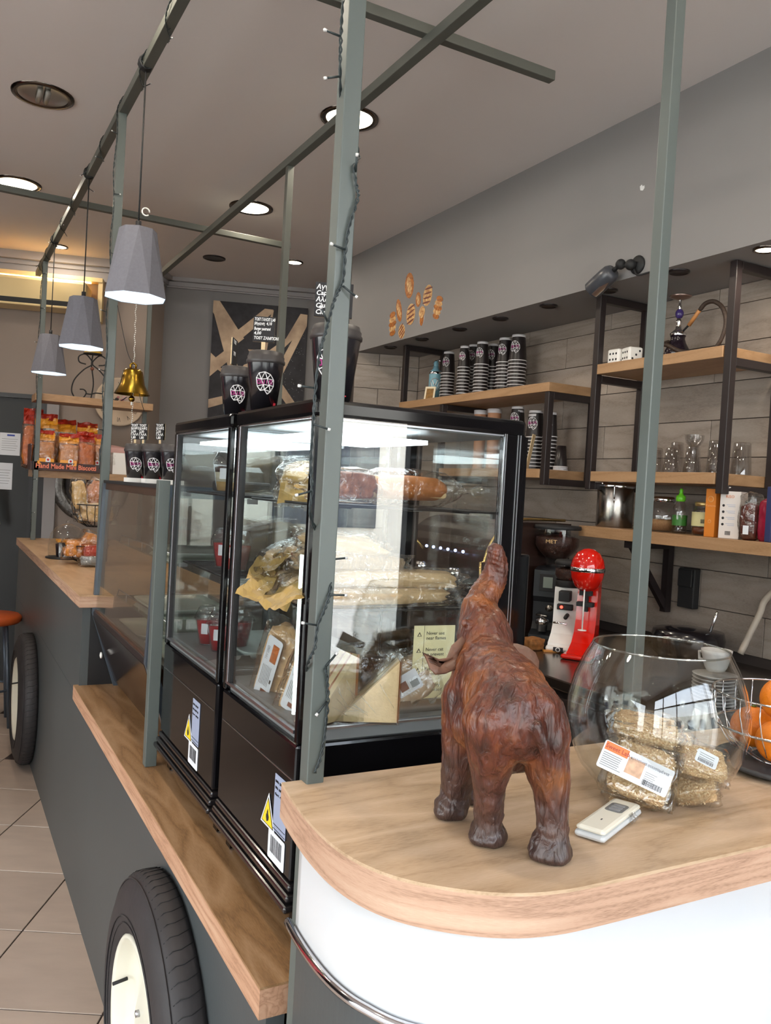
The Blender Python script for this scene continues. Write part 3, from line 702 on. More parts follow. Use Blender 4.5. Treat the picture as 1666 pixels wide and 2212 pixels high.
for y, n, r0, r1, h, w_ in ((3.385, 12, .031, .042, .125, 'lower shelf stack beside the kraft cups'), (3.24, 10, .034, .045, .132, 'lower shelf stack left of the frame'), (3.125, 10, .025, .034, .118, 'lower shelf stack inside the frame')):
    stack(2.55, y, 1.6405, n, r0, r1, h, w_, 'cups of the '+w_, TOW-.5)
for i, y in enumerate((3.709, 3.585)):
    tt = ['left', 'right'][i]
    MBc = MB(); MBc.lathe([(.030, 0), (.030, .19), (.036, .305), (.032, .31)], n=18, m=mat('kraft_cup', S(176,128,96), .6)).lathe([(.037, .296), (.038, .318), (.0, .32)], n=18, m=M_rim)
    tag(MBc.build('kraft_cup', None, None, (2.55, y, 1.6405)), 'kraft brown cup with white lid on the lower shelf, '+tt+' of two', 'cup')
cs = MB(); cs.lathe([(.030, .02), (.021, .115), (0, .115)], n=18, m=M_cup); tag(cs.build('small_cup', None, None, (2.55, 3.035, 1.6405)), 'small plain dark upturned cup on white lids inside the iron frame', 'cup')
for k in range(3):
    tag(MB().lathe([(0, 0), (.034, 0), (.035, .003), (.032, .0065), (0, .0065)], n=20, m=M_rim).build('cup_lid', None, None, (2.55, 3.035, 1.6405+.0067*k)), ['lowest', 'middle', 'top'][k]+' of three white cup lids under the small dark cup', 'lid', 'white lids under the small cup')
tag(MB().box(-.012, .012, -.002, .002, 0, .17, mat('birch_wood', S(205,180,140), .6), b=.001).build('wooden_stirrer', None, None, (2.47, 3.185, 1.6405), (.12, .1, .3)), 'pale wooden stirrer paddle leaning beside the lower cup stack', 'stirrer')

# ---------------------------------------------------------------- upper shelf oddments
bt = thing('metal_bottle', 'pale blue drinking bottle with round emblem and chrome flip cap', 'bottle', (2.55, 4.20, 2.0305))
M_bb = mat('pale_blue_enamel', S(120,168,185), .35, noise_amt=.1)
MB().lathe([(0,0),(.036,0),(.038,.004),(.038,.165),(.034,.185),(.018,.2),(.016,.215),(0,.215)], n=28, m=M_bb).build('body', None, bt)
MB().lathe([(.0385,.168),(.0388,.178),(.036,.182)], n=28, m=M_chr).build('band', None, bt)
MB().lathe([(.014,.215),(.015,.235),(.010,.245),(0,.247)], n=20, m=M_bb).build('cap', None, bt)
MB().tube([(0,0,.245),(.0,-.03,.252),(0,-.045,.24)], .004, 8, M_chr).tube([(0,0,.245),(0,.03,.235)], .008, 8, M_chr).build('spout', None, bt)
def on_cyl(r, a0, x, z): a = a0+x/r; return (r*math.cos(a), r*math.sin(a), z)
em = MB(); a0 = R(236); zc = .105
em.tube([on_cyl(.0388, a0, .030*math.cos(2*PI*k/28), zc+.036*math.sin(2*PI*k/28)) for k in range(28)], .0026, 6, mat('emblem_grey', S(150,150,152), .4), closed=True)
for pts in (((-.016,.026),(-.004,-.004),(0,.004),(.004,-.004),(.016,.026)), ((-.025,.012),(-.011,-.026),(0,-.004),(.011,-.026),(.025,.012))):
    em.tube([on_cyl(.0390, a0, x, zc+z) for x, z in pts], .0026, 6, mat('emblem_white', S(215,215,215), .4))
em.build('emblem', None, bt)
pc = thing('icon_card', 'small cream framed card with a gold figure leaning on the blue bottle', 'card', (2.47, 4.13, 2.0305), rot=(R(-14), 0, R(-54)))
MB().box(-.032, .032, 0, .004, 0, .088, mat('cream_card', S(222,208,180), .5)).build('frame', None, pc); MB().box(-.022, .022, -.0012, 0, .012, .076, mat('gold_print', S(150,105,30), .5, noise_amt=.6, noise_scale=60)).build('picture', None, pc)
MB().lathe([(0,0),(.026,0),(.030,.004),(.030,.06),(.02,.068),(0,.068)], n=16, m=mat('grey_tin', S(120,125,120), .4)).build('tin', None, None, (2.56, 4.11, 2.0305))
tag(bpy.data.objects['tin'], 'small grey tin half hidden behind the framed card', 'tin')
# dice
def die(x, y, rz, lab):
    t = thing('white_die', lab, 'dice', (x, y, 2.0755), rz); s = .032
    MB().box(-s, s, -s, s, 0, 2*s, M_wht, b=.008).build('cube', None, t)
    pips = MB()
    six = [(a*.5, b*.62) for a in (-1, 0, 1) for b in (-.6, .6)]; three = [(-.5,-.5),(0,0),(.5,.5)]
    for nrm, pp in (((-1, 0), six), ((0, -1), three)):
        for a, b in pp:
            c = Vector((nrm[0]*s, nrm[1]*s, s)); tx = Vector((-nrm[1], nrm[0], 0)); p = c+tx*(a*s)+Vector((0, 0, b*s))
            pips.sph(p, .0048, M_ink, 10, (1 if not nrm[0] else .2, 1 if not nrm[1] else .2, 1))
    pips.build('pips', None, t)
die(2.47, 2.617, R(4), 'left white die with black pips on the upper shelf'); die(2.475, 2.545, R(-14), 'right and nearer white die with black pips on the upper shelf')
# hookah
hk = thing('hookah', 'small hookah with silver stem, purple bead and coiled brown hose', 'hookah', (2.52, 2.35, 2.0755))
MB().lathe([(0,0),(.040,0),(.048,.012),(.047,.035),(.032,.062),(.026,.08),(.030,.095),(0,.095)], n=28, m=mat('dark_base_glass', S(34,26,34), .12)).build('vase', None, hk)
MB().lathe([(.030,.092),(.032,.1),(.024,.108),(.012,.118),(.009,.14),(.013,.147),(.009,.153),(.007,.16)], n=24, m=M_chr).build('valve_body', None, hk)
MB().sph((0,0,.178), .016, mat('purple_bead', S(62,48,105), .2), 16, (1,1,1.25)).build('bead', None, hk)
MB().lathe([(.006,.195),(.008,.205),(.005,.215),(.006,.232)], n=18, m=M_chr).build('stem', None, hk)
MB().lathe([(0,.230),(.012,.232),(.035,.240),(.044,.246),(.040,.248),(.010,.238),(0,.238)], n=30, m=mat('tarnished_plate', S(150,130,122), .3, .9)).build('ash_plate', None, hk)
M_hose = mat('brown_braided_hose', S(66,50,40), .6, noise_amt=.4, noise_scale=150)
h3 = spline([(.02,-.0,.11),(.01,-.045,.135),(.0,-.075,.165)], 6)
MB().tube(h3[:7], .004, 8, M_rub).build('hose_port', None, hk)
MB().tube([(.012,-.040,.130),(.003,-.095,.178)], [.008,.0075], 12, mat('wood_mouthpiece', S(190,130,75), .5)).build('mouthpiece', None, hk)
hp = spline([(.003,-.095,.178),(-.0,-.125,.198),(0,-.165,.197),(0,-.205,.165),(0,-.222,.11),(0,-.205,.05),(0,-.165,.012),(-.015,-.12,.010),(-.05,-.06,.020),(-.055,-.01,.045),(-.03,.04,.062),(.0,.045,.075)], 10)
MB().tube(hp, .0075, 10, M_hose).build('hose', None, hk)
rg = MB()
for i in range(2, len(hp)-2): rg.lathe([(.0078,-.001),(.0086,0),(.0078,.001)], n=10, m=M_hose, M=Matrix.Translation(hp[i]) @ (hp[i+1]-hp[i-1]).to_track_quat('Z', 'Y').to_matrix().to_4x4())
o = rg.build('hose_rings', None, hk); o['kind'] = 'stuff'
# security spotlight / camera on the soffit face
sc = thing('wall_camera', 'dark grey bullet camera on a round swivel mount on the soffit face', 'camera', (2.31, 2.372, 2.41))
MB().lathe([(0,0),(.034,0),(.036,.006),(.030,.012),(0,.014)], n=26, m=M_rub, M=Matrix.Rotation(R(-90), 4, 'Y')).build('wall_plate', None, sc)
MB().sph((-.03,.01,-.002), .021, M_rub, 16).sph((-.042,.05,.006), .020, M_rub, 16).build('swivel_joint', None, sc)
a = Vector((-.045,.06,.0)); d = Vector((-.02,.17,-.100)).normalized(); MB().tube([(-.03,.02,0), a, a+d*.03], .009, 10, M_rub).build('arm', None, sc)
Mq = Matrix.Translation(a+d*.025) @ d.to_track_quat('Z', 'Y').to_matrix().to_4x4()
MB().lathe([(0,0),(.026,.0),(.035,.014),(.037,.035),(.037,.118),(.033,.122),(.030,.116),(0,.112)], n=28, m=mat('dark_grey_enamel', S(62,64,70), .3), M=Mq).build('housing', None, sc)
MB().lathe([(0,.1125),(.022,.113),(0,.1135)], n=24, m=M_black, M=Mq).build('lens', None, sc)
def cyl_patch(r, a0, a1, z0, z1, m, nm, par, Mx, n=10):
    vs = []; 
    for i in range(n+1):
        a_ = a0+(a1-a0)*i/n; zz0 = z0+(z1-z0)*abs(2*i/n-1)*.5
        for z in (zz0, z1): vs.append(Mx @ Vector((r*math.cos(a_), r*math.sin(a_), z)))
    return MB().add(vs, [(2*i, 2*i+2, 2*i+3, 2*i+1) for i in range(n)], m, True).build(nm, None, par)
_vd = Mq.to_3x3().inverted() @ Vector((-.69,-.72,-.1)); _va = math.atan2(_vd.y, _vd.x)
for ax in (0,): cyl_patch(.0376, _va-R(62), _va-R(22), .03, .112, M_alu, 'silver_side_strip', sc, Mq)
MB().tube(spline([(-.02,.0,-.02),(-.02,-.02,-.045),(-.008,-.06,-.042),(.0,-.11,-.04)], 6), .004, 6, M_rub).build('cable', None, sc)
# wall filler patch above
tag(MB().prism([(0,0),(.012,-.004),(.02,.004),(.018,.014),(.010,.012),(.006,.02),(-.004,.016),(-.002,.006)], 0, .0008, M_white, M=frameM((2.3095, 2.385, 2.695), (0,-1,0), (0,0,1))).build('plaster_patch', None, None), 'tiny white filler patch on the grey wall above the camera', 'wall mark')

# ---------------------------------------------------------------- tumblers upside down on the middle shelf
def tumbler(x, y, r0, r1, h, lab):
    t = MB().lathe([(r1, 0), (r0, h-.004), (r0-.004, h), (0, h), (0, h-.008), (r0-.004, h-.010), (r1-.0018, .0), (r1, 0)], n=26, m=M_tumb).build('glass_tumbler', None, None, (x, y, 1.6305))
    return tag(t, lab, 'glass')
tumbler(2.47, 2.375, .024, .034, .098, 'leftmost upturned clear tumbler on the middle shelf'); tumbler(2.55, 2.345, .024, .034, .125, 'second upturned tumbler, behind the leftmost one')
tumbler(2.46, 2.285, .024, .034, .095, 'low upturned tumbler left of the flared goblet'); tumbler(2.56, 2.155, .027, .034, .115, 'upturned tumbler just left of the iron frame'); tumbler(2.47, 2.195, .024, .033, .10, 'upturned cut tumbler right of the goblet')
tumbler(2.47, 2.035+.05, .030, .036, .118, 'ribbed tumbler half hidden by the iron frame post'); 
tumbler(2.55, 2.075-.03, .030, .037, .117, 'tall plain upturned tumbler seen inside the right iron frame')
g = MB().lathe([(.036,.148),(.034,.13),(.030,.118),(.018,.104),(.014,.09),(.020,.06),(.034,.01),(.035,0),(.030,0),(.030,.012),(.016,.06),(.010,.09),(.014,.103),(.027,.12),(.031,.148)], n=26, m=M_tumb).build('glass_goblet', None, None, (2.53, 2.245, 1.6305)); tag(g, 'clear flared glass goblet standing tallest among the tumblers', 'glass')
# ---------------------------------------------------------------- jars and cartons on the long shelf
Z0 = 1.4015
cn = thing('steel_canister', 'tall stainless steel clip canister left of the thin post', 'canister', (2.54, 2.655, Z0))
MB().lathe([(0,0),(.074,0),(.076,.004),(.076,.165),(.073,.17)], n=36, m=M_steel).build('body', None, cn); MB().lathe([(.078,.166),(.080,.172),(.078,.185),(.070,.189),(0,.190)], n=36, m=M_chr).build('lid', None, cn)
MB().tube(spline([(-.060,-.055,.186),(-.066,-.060,.17),(-.064,-.058,.13),(-.060,-.056,.115),(-.066,-.062,.105),(-.07,-.066,.115),(-.066,-.062,.125)], 5), .0028, 8, M_chr).build('clip', None, cn)
jr = thing('glass_jar', 'round glass jar half full of brown sugar with a steel clip lid', 'jar', (2.53, 2.375, Z0))
MB().lathe([(0,.002),(.04,.0),(.055,.012),(.067,.045),(.066,.07),(.055,.10),(.040,.112),(.038,.122)], n=32, m=M_tumb).build('glass', None, jr); MB().lathe([(0,.004),(.042,.005),(.06,.03),(.0635,.042),(.03,.050),(0,.046)], n=28, m=mat('brown_sugar', S(176,134,92), .9, noise_amt=.3, noise_scale=200)).build('sugar', None, jr)
MB().lathe([(.041,.118),(.043,.122),(.042,.134),(.036,.138),(0,.139)], n=28, m=M_chr).build('lid', None, jr)
bo = thing('squeeze_bottle', 'clear squeeze bottle with bright green nozzle cap', 'bottle', (2.50, 2.265, Z0))
MB().lathe([(0,.001),(.024,0),(.028,.008),(.024,.04),(.028,.07),(.026,.10),(.014,.122),(.013,.128)], n=24, m=M_tumb).build('bottle_body', None, bo)
MG = mat('bright_green_plastic', S(110,205,45), .35); MB().lathe([(.015,.122),(.018,.126),(.018,.142),(.010,.148),(.006,.156),(.008,.164),(.003,.172),(0,.172)], n=20, m=MG).build('nozzle_cap', None, bo)
MB().lathe([(.0272,.03),(.0275,.05),(.0282,.07)], n=8, m=mat('green_label', S(50,110,40), .5)).build('label_strip', None, bo)
gj = thing('glass_jar', 'stack of clear dessert glasses behind the green capped bottle', 'glass', (2.60, 2.25, Z0))
for z in (0, .03, .06): MB().lathe([(.028,0+z),(.036,.055+z)], n=20, m=M_tumb).build('dessert_glass', None, gj)
hj = thing('honey_jar', 'honey jar with gold lid and pale yellow label', 'jar', (2.52, 2.165, Z0))
MB().lathe([(0,.001),(.038,0),(.044,.006),(.045,.08),(.040,.096),(.033,.105),(.033,.112)], n=30, m=M_tumb).build('glass', None, hj); MB().lathe([(0,.003),(.041,.004),(.0425,.03),(0,.03)], n=26, m=mat('amber_honey', S(96,42,12), .1)).build('honey', None, hj)
MB().lathe([(.0455,.034),(.0458,.086)], n=30, m=mat('pale_yellow_label', S(208,202,150), .6)).build('label_band', None, hj); MB().lathe([(.035,.108),(.037,.112),(.037,.122),(.034,.124),(0,.124)], n=28, m=mat('gold_lid', S(190,165,110), .3, .8)).build('lid', None, hj)
k = MB()
for i in range(9): a_ = R(205)+i*.06; k.box(.0462, .0466, -.0008, .0008, .045, .060, M_ink, M=Matrix.Rotation(a_, 4, 'Z'))
k.build('barcode', None, hj)
text('label_word', 'honey', .014, mat('green_ink', S(100,130,60), .6), hj, frameM((-.0475*.62-.008, -.0475*.78+.004, .068), (.78,-.62,0), (0,0,1)))
ob = thing('orange_box', 'slim orange carton left of the white milk carton', 'carton', (2.47, 2.075, Z0), R(8))
MB().box(-.035, .035, -.02, .02, 0, .172, mat('orange_card', S(205,120,30), .5), b=.001).build('carton', None, ob)
for z, r_ in ((.135, .012), (.055, .007)): MB().lathe([(r_*.7,0),(r_,0),(r_,.0006),(r_*.7,.0006)], n=20, m=mat('pale_orange_print', S(228,160,95), .5), M=Matrix.Translation((-.0352, 0, z)) @ Matrix.Rotation(R(-90), 4, 'Y')).build('round_print', None, ob)
text('box_word', 'Pomona', .012, mat('pale_orange_print', 'ffffff'), ob, frameM((-.0358, .018, .108), (0,-1,0), (0,0,1)))
mc = thing('milk_carton', 'open white drinks carton with small printed icons and raised spout', 'carton', (2.47, 2.0, Z0), R(20))
MW = mat('white_carton', S(205,196,190), .5)
MB().box(-.035, .035, -.035, .035, 0, .165, MW, b=.001).add([(-.035,.035,.165),(.035,.035,.165),(.0,.04,.20),(-.035,.06,.195),(-.035,-.0,.178)], [(0,1,2,3),(0,3,4),(3,2,4)], MW).build('carton', None, mc)
pk = MB()
for i in range(4): pk.lathe([(0,0),(.0045,0),(.0045,.0005),(0,.0006)], n=12, m=M_ink, M=Matrix.Translation((-.0352, .022, .115-.022*i)) @ Matrix.Rotation(R(-90), 4, 'Y'))
for i in range(4):
    for j in range(2): pk.box(-.0357, -.0352, -.018, .012-.006*j, .1175-.022*i-.006*j, .1190-.022*i-.006*j, M_plate)
for i in range(12): pk.box(-.026, .022-(i%3)*.006, -.0357, -.0352, .11-.008*i, .112-.008*i, M_plate)
for i in range(8): pk.box(-.0358, -.0352, -.006+.0024*i, -.0048+.0024*i, .012, .026, M_ink)
pk.build('small_print', None, mc)
text('carton_word', 'RISO', .014, mat('orange_print', S(205,120,70), .5), mc, frameM((-.0358, .016, .142), (0,-1,0), (0,0,1))); text('carton_sign', 'Φ', .034, M_ink, mc, frameM((.004, -.0358, .112), (1,0,0), (0,0,1)))
pg = thing('spice_bag', 'clear bag of dark red-brown spice right of the milk carton', 'bag', (2.47, 1.925, Z0), R(10))
def blob(nm, par, sx, sy, sz, m, seed, amp=.12, pinch=0, sub=3, M=None, z0=0, square=.6):
    bm = bmesh.new(); bmesh.ops.create_cube(bm, size=2); bmesh.ops.subdivide_edges(bm, edges=bm.edges[:], cuts=2**sub-1, use_grid_fill=True)
    for v in bm.verts:
        n_ = v.co.normalized()*1.25; c = v.co*square+n_*(1-square); k_ = 1+amp*noise.noise(v.co*1.7+Vector((seed, seed*2, 0)))+amp*.5*noise.noise(v.co*5+Vector((seed, 0, seed)))
        if pinch: k_ *= 1-pinch*max(0, v.co.z)**2
        v.co = Vector((c.x*sx*k_, c.y*sy*k_, c.z*sz*(1+(k_-1)*.4)+z0))
    mb = MB(); mb.bm(bm, m, M, True); return mb.build(nm, None, par)
blob('spice', pg, .028, .026, .06, mat('red_brown_spice', S(92,34,22), .6, noise_amt=.6, noise_scale=90, bump=.5, bump_scale=150), 3, .15, z0=.062)
blob('film', pg, .034, .031, .078, M_film, 5, .12, z0=.082); MB().box(-.0365, -.036, -.012, .008, .02, .05, M_paper).build('label_strip', None, pg)
tag(blob('red_packet', None, .02, .022, .07, mat('crimson_foil', S(160,30,60), .25, noise_amt=.4, noise_scale=30), 8, .2, z0=.07), 'crimson foil packet between the spice bag and blue book', 'packet'); bpy.data.objects['red_packet'].location = (2.48, 1.868, Z0)
tag(MB().box(-.05, .05, -.012, .012, 0, .185, mat('navy_cover', S(38,48,88), .5), b=.002).build('blue_box', None, None, (2.49, 1.835, Z0)), 'navy blue box at the right picture edge of the long shelf', 'box')

# ---------------------------------------------------------------- steel back counter and machines
bc = thing('back_counter', 'stainless steel back counter under the long shelf, with dark drawer fronts', 'counter', (1.77, 2.6, 0))
MT = mat('counter_steel', S(118,106,98), .2, .9, noise_amt=.2, noise_scale=14)
B('steel_top', MT, bc, 0, .918, -1.5, 2.0, .895, .93, bev=.004); B('carcass', mat('brown_drawer_front', S(58,48,44), .35), bc, .03, .9, -1.48, 1.98, .1, .895); B('plinth', M_rub, bc, .08, .9, -1.45, 1.95, 0, .1)
for y in (-1.5, -.95, -.4, .15, .7, 1.25): MB().box(.012, .03, y+.03, y+.54, .62, .87, mat('brown_drawer_front', 'ffffff'), b=.002).build('drawer_front', None, bc); MB().box(.012, .03, y+.03, y+.54, .13, .60, mat('brown_drawer_front', 'ffffff'), b=.002).build('door_front', None, bc)
ZC = .9305
M_redm = mat('glossy_red_enamel', S(200,24,12), .12, coat=.6); M_bean = mat('coffee_beans', S(70,38,28), .5, noise_amt=.6, noise_scale=120, bump=.8, bump_scale=160)
# spindle mixer
mx = thing('drink_mixer', 'glossy red spindle drink mixer with domed head', 'mixer', (2.15, 2.36, ZC), R(-55))
# local: front is -y
b = MB(); prof = []
b.box(-.055, .055, -.14, .06, 0, .018, M_redm, b=.009)
for k in range(9):
    t_ = k/8; y0 = -.13+.16*t_**.45; prof.append((y0, .018+.08*t_**1.6))
b.prism([(-.125,.015),(-.09,.03),(-.05,.05),(-.02,.085),(-.006,.13),(.004,.24),(.006,.30),(.055,.30),(.058,.0),(-.125,.0)], -.038, .038, M_redm, M=frameM((0,0,0), (0,1,0), (0,0,1)))
b.build('body', None, mx)
MB().lathe([(0,-.075),(.025,-.072),(.045,-.055),(.058,-.025),(.062,0),(.062,.02),(.056,.045),(.042,.068),(.020,.082),(0,.085)], n=36, m=M_redm, M=Matrix.Translation((0,-.025,.315))).box(-.042,.042,-.02,.055,.27,.365,M_redm,b=.02).build('motor_head', None, mx)
MB().lathe([(.0625,-.001),(.0642,.002),(.0642,.012),(.0625,.015)], n=36, m=M_chr, M=Matrix.Translation((0,-.025,.315))).build('chrome_band', None, mx)
MB().cyl((0,-.055,.25), (0,-.055,.10), .0028, n=8, m=M_wht).lathe([(.0,.098),(.016,.098),(.016,.101),(0,.101)], c=(0,-.055,0), n=16, m=M_wht).build('spindle', None, mx)
MB().box(-.03,.03,-.045,-.01,.185,.20,M_rub).box(-.022,.022,-.04,-.01,.225,.245,M_rub).box(-.008,.008,-.03,-.008,.165,.25,M_rub).build('cup_switch', None, mx)
# white grinder
wg = thing('coffee_grinder', 'white coffee grinder with red lamp and small bean hopper', 'coffee grinder', (2.19, 2.515, ZC), R(-50))
MB().prism([(-.13,0),(-.125,.03),(-.07,.06),(-.045,.09),(-.038,.235),(.06,.235),(.075,0)], -.045, .045, M_wht, M=frameM((0,0,0), (0,1,0), (0,0,1))).build('body', None, wg)
MB().box(-.05,.05,-.15,-.09,0,.022,M_wht,b=.01).build('base_foot', None, wg)
MB().lathe([(.048,.235),(.052,.25),(.05,.262)], n=26, m=M_rub).build('collar', None, wg); MB().lathe([(.045,.262),(.055,.28),(.056,.325)], n=26, m=M_tumb).build('hopper', None, wg); MB().lathe([(0,.262),(.043,.263),(.053,.28),(.053,.305),(.02,.312),(0,.310)], n=24, m=M_bean).build('beans', None, wg)
MB().lathe([(.057,.322),(.059,.33),(.052,.34),(0,.342)], n=26, m=M_rub).build('hopper_lid', None, wg)
MB().box(-.022,.022,-.085,-.035,.185,.225,M_rub,b=.004).box(-.03,.03,-.06,-.036,.15,.172,M_rub,b=.003).build('dosing_chute', None, wg)
MB().sph((-.012,-.063,.161), .006, mat('red_pilot_lamp', S(255,40,30), .4, emit=(1,.05,.03,1), est=4), 10).build('pilot_lamp', None, wg)
MB().tube([(-.03,-.05,.10),(-.03,-.105,.105),(.02,-.115,.105)], .004, 8, M_chr).tube([(.01,-.045,.13),(.01,-.09,.125)], .008, 8, M_rub).build('portafilter_fork', None, wg)
MB().box(-.016,.016,-.1315,-.13,.0,.0,M_ink).box(-.018,.018,-.158,-.1495,.004,.02,M_ink,b=.001).lathe([(.006,0),(.009,0),(.009,.001),(.006,.001)], n=16, m=M_wht, M=Matrix.Translation((0,-.159,.012)) @ Matrix.Rotation(R(90), 4, 'X')).build('maker_badge', None, wg)
# black grinder
bg = thing('coffee_grinder', 'tall black coffee grinder with wide bean hopper and small display', 'coffee grinder', (2.33, 2.765, ZC), R(-48)); bg.scale = (1.14, 1.14, .95)
MB().prism([(-.13,0),(-.13,.015),(-.075,.03),(-.055,.06),(-.06,.15),(-.075,.175),(-.075,.29),(.06,.31),(.09,0)], -.065, .065, mat('black_grinder_body', S(34,36,40), .35), M=frameM((0,0,0), (0,1,0), (0,0,1))).build('body', None, bg)
MB().box(-.045,.02,-.0785,-.0755,.20,.275,M_rub,b=.001).build('display_frame', None, bg); MB().box(-.03,.004,-.081,-.078,.215,.262,mat('dim_display', S(120,128,120), .3)).build('display', None, bg)
MB().lathe([(.035,.30),(.04,.34),(.07,.375),(.082,.40),(.083,.475)], n=32, m=M_tumb).build('hopper', None, bg); MB().lathe([(0,.34),(.038,.342),(.067,.376),(.079,.40),(.079,.435),(.03,.448),(0,.446)], n=28, m=M_bean).build('beans', None, bg)
MB().lathe([(.085,.472),(.088,.478),(.085,.49),(0,.494)], n=32, m=M_rub).build('hopper_lid', None, bg); text('hopper_word', 'MET', .022, mat('gold_letters', S(200,165,110), .4), bg, frameM((-.03,-.0845,.412), (1,0,0), (0,0,1)))
MB().cyl((.0,-.06,.13), (.0,-.105,.13), .014, n=14, m=M_steel).tube([(-.04,-.06,.10),(-.04,-.12,.10),(.0,-.135,.10)], .005, 8, M_steel).lathe([(0,.03),(.018,.03),(.02,.06),(.024,.062),(.024,.08),(.016,.088),(.006,.095),(0,.096)], c=(-.02,-.11,0), n=20, m=M_chr).build('tamping_group', None, bg)
MB().lathe([(0,0),(.008,0),(.008,.004),(0,.005)], n=14, m=M_alu, M=Matrix.Translation((.066,-.04,.07)) @ Matrix.Rotation(R(90), 4, 'Y')).build('knob', None, bg)
cl = thing('bar_cloth', 'crumpled orange-brown cleaning brush and cloth in front of the grinders', 'cloth', (2.02, 2.50, ZC))
blob('brush_head', cl, .035, .03, .022, mat('ginger_bristle', S(150,95,40), .8, noise_amt=.5, noise_scale=80), 11, .2, z0=.022); MB().box(.03,.12,-.05,-.03,.0,.006,mat('yellow_handle', S(190,125,50), .5), M=Matrix.Rotation(R(-25),4,'Z')).build('handle', None, cl)
# coffee machine dark shape behind case with brass curved rail
cm = thing('coffee_machine', 'dark coffee machine with curved brass rail behind the glass case', 'coffee machine', (2.25, 3.15, ZC))
b = MB(); b.prism([(p[0], p[1]) for p in [(-.27,0),(-.27,.30)]+arc(-.05,.27,.20,175,90,8)+[(.2,.47),(.2,0)]], -.33, .33, mat('brown_black_panel', S(40,26,22), .25), M=frameM((0,0,0), (1,0,0), (0,0,1)) @ Matrix.Scale(1, 4)); b.build('body', None, cm)
M_brass = mat('brass_rail', S(225,195,130), .25, 1)
MB().tube([Vector((x, -.345, z)) for x, z in [(-.27,.02),(-.28,.30)]+arc(-.05,.27,.215,172,88,10)+[(.15,.485)]], .006, 8, M_brass).build('brass_rail', None, cm)
MB().tube([(-.30,.15,.16),(-.36,.15,.18),(-.36,-.15,.18),(-.30,-.15,.16)], .007, 8, M_brass).tube([(-.30,.30,.30),(-.33,.32,.34),(-.33,.1,.36),(-.30,.08,.32)], .006, 8, M_brass).build('front_rail', None, cm)
for y in (-.18, .1): MB().lathe([(0,0),(.035,0),(.035,.05),(.028,.06),(0,.06)], c=(-.29,y,.20), n=20, m=M_chr).tube([(-.30,y,.225),(-.40,y-.03,.215)], .011, 10, M_rub).build('portafilter', None, cm)
for i in range(6): MB().sph((-.272, -.2+.06*i, .33), .007, mat('blue_led', S(150,160,255), .4, emit=(.5,.6,1,1), est=3), 8).build('button', None, cm)
# pan leaning on the wall, cups and plates at the right edge
pn = thing('black_pan', 'black round pan standing on the back counter by the tiled wall', 'pan', (2.56,2.23,0.9735))
MB().lathe([(0,0),(.10,0),(.128,.02),(.135,.06),(.128,.082),(.06,.09),(0,.091)], n=36, m=mat('black_enamel', S(22,20,24), .2, coat=.4)).build('pan_body', None, pn); pn.location = (2.53, 2.215, ZC); pn.scale = (1, 1, 1.3)
MB().tube([(0,-.10,.09),(.01,-.12,.15)], .005, 8, M_chr).build('spoon_handle', None, pn)
pl = thing('plate_stack', 'stack of white saucers under a coffee cup at the right picture edge', 'plates', (1.63, 1.505, .93)); pl.location = (2.02, 1.66, ZC)
for k in range(9): MB().lathe([(0,0),(.04,0),(.062,.008),(.064,.0105),(.04,.004),(0,.004)], n=28, m=mat('white_porcelain', S(190,188,186), .25)).build('saucer', None, pl, (0,0,.010*k))
tc = thing('coffee_cup', 'white drip-glazed coffee cup on the saucer stack', 'cup', (2.02, 1.66, ZC+.10))
MB().lathe([(0,.0),(.025,0),(.032,.012),(.042,.05),(.044,.062),(.041,.062),(.03,.014),(0,.008)], n=28, m=mat('white_porcelain', 'ffffff')).build('cup_body', None, tc); MB().tube([(0,.04,.05),(-.0,.062,.045),(0,.06,.025),(0,.036,.02)], .005, 8, mat('white_porcelain', 'ffffff')).build('handle', None, tc)
tag(MB().tube(spline([(2.6,2.033,0.981), (2.64,1.997,1.125), (2.66,1.965,1.213), (2.66,1.7,1.45)], 8), .012, 10, mat('cream_hose', S(178,165,150), .6)).build('grey_pipe', None, None), 'pale plastic pipe rising from the back counter at the right edge', 'pipe')


# ================================================================ carved elephant
el = thing('elephant_figurine', 'carved brown leather elephant with raised trunk, seen from behind', 'figurine', (.637, .86, 1.0735))
chains = [
 [((0.6217,0.792,1.239),.053),((0.6347,0.835,1.251),.056),((0.6449,0.88,1.261),.052),((0.6583,0.912,1.285),.0375),((0.6671,0.93,1.307),.0385),((0.6715,0.945,1.327),.031),((0.6719,0.955,1.343),.0245),((0.6806,0.96,1.357),.0215),((0.6936,0.962,1.373),.0205),((0.6998,0.96,1.389),.0185),((0.6989,0.955,1.406),.0152),((0.6917,0.95,1.423),.0128)],
 [((0.6001,0.8,1.232),.043),((0.599,0.805,1.194),.0305),((0.6048,0.815,1.148),.0205),((0.6128,0.825,1.106),.0180),((0.614,0.827,1.09),.0182)],
 [((0.6417,0.78,1.236),.0385),((0.6508,0.77,1.197),.0290),((0.66,0.765,1.153),.0215),((0.663,0.763,1.111),.0185),((0.6621,0.762,1.095),.0188)],
 [((0.6279,0.895,1.234),.040),((0.6234,0.9,1.19),.031),((0.6211,0.905,1.146),.024),((0.6219,0.912,1.106),.0195),((0.6193,0.912,1.091),.0195)],
 [((0.692,0.925,1.216),.034),((0.6919,0.935,1.155),.026),((0.6861,0.942,1.107),.019),((0.6818,0.945,1.087),.0185)],
]
feet = [((0.6148,0.827,1.08),.0225),((0.6611,0.763,1.081),.0245),((0.6156,0.912,1.081),.0215),((0.6786,0.945,1.076),.020)]
eb = MB(); E0 = Vector(el.location)
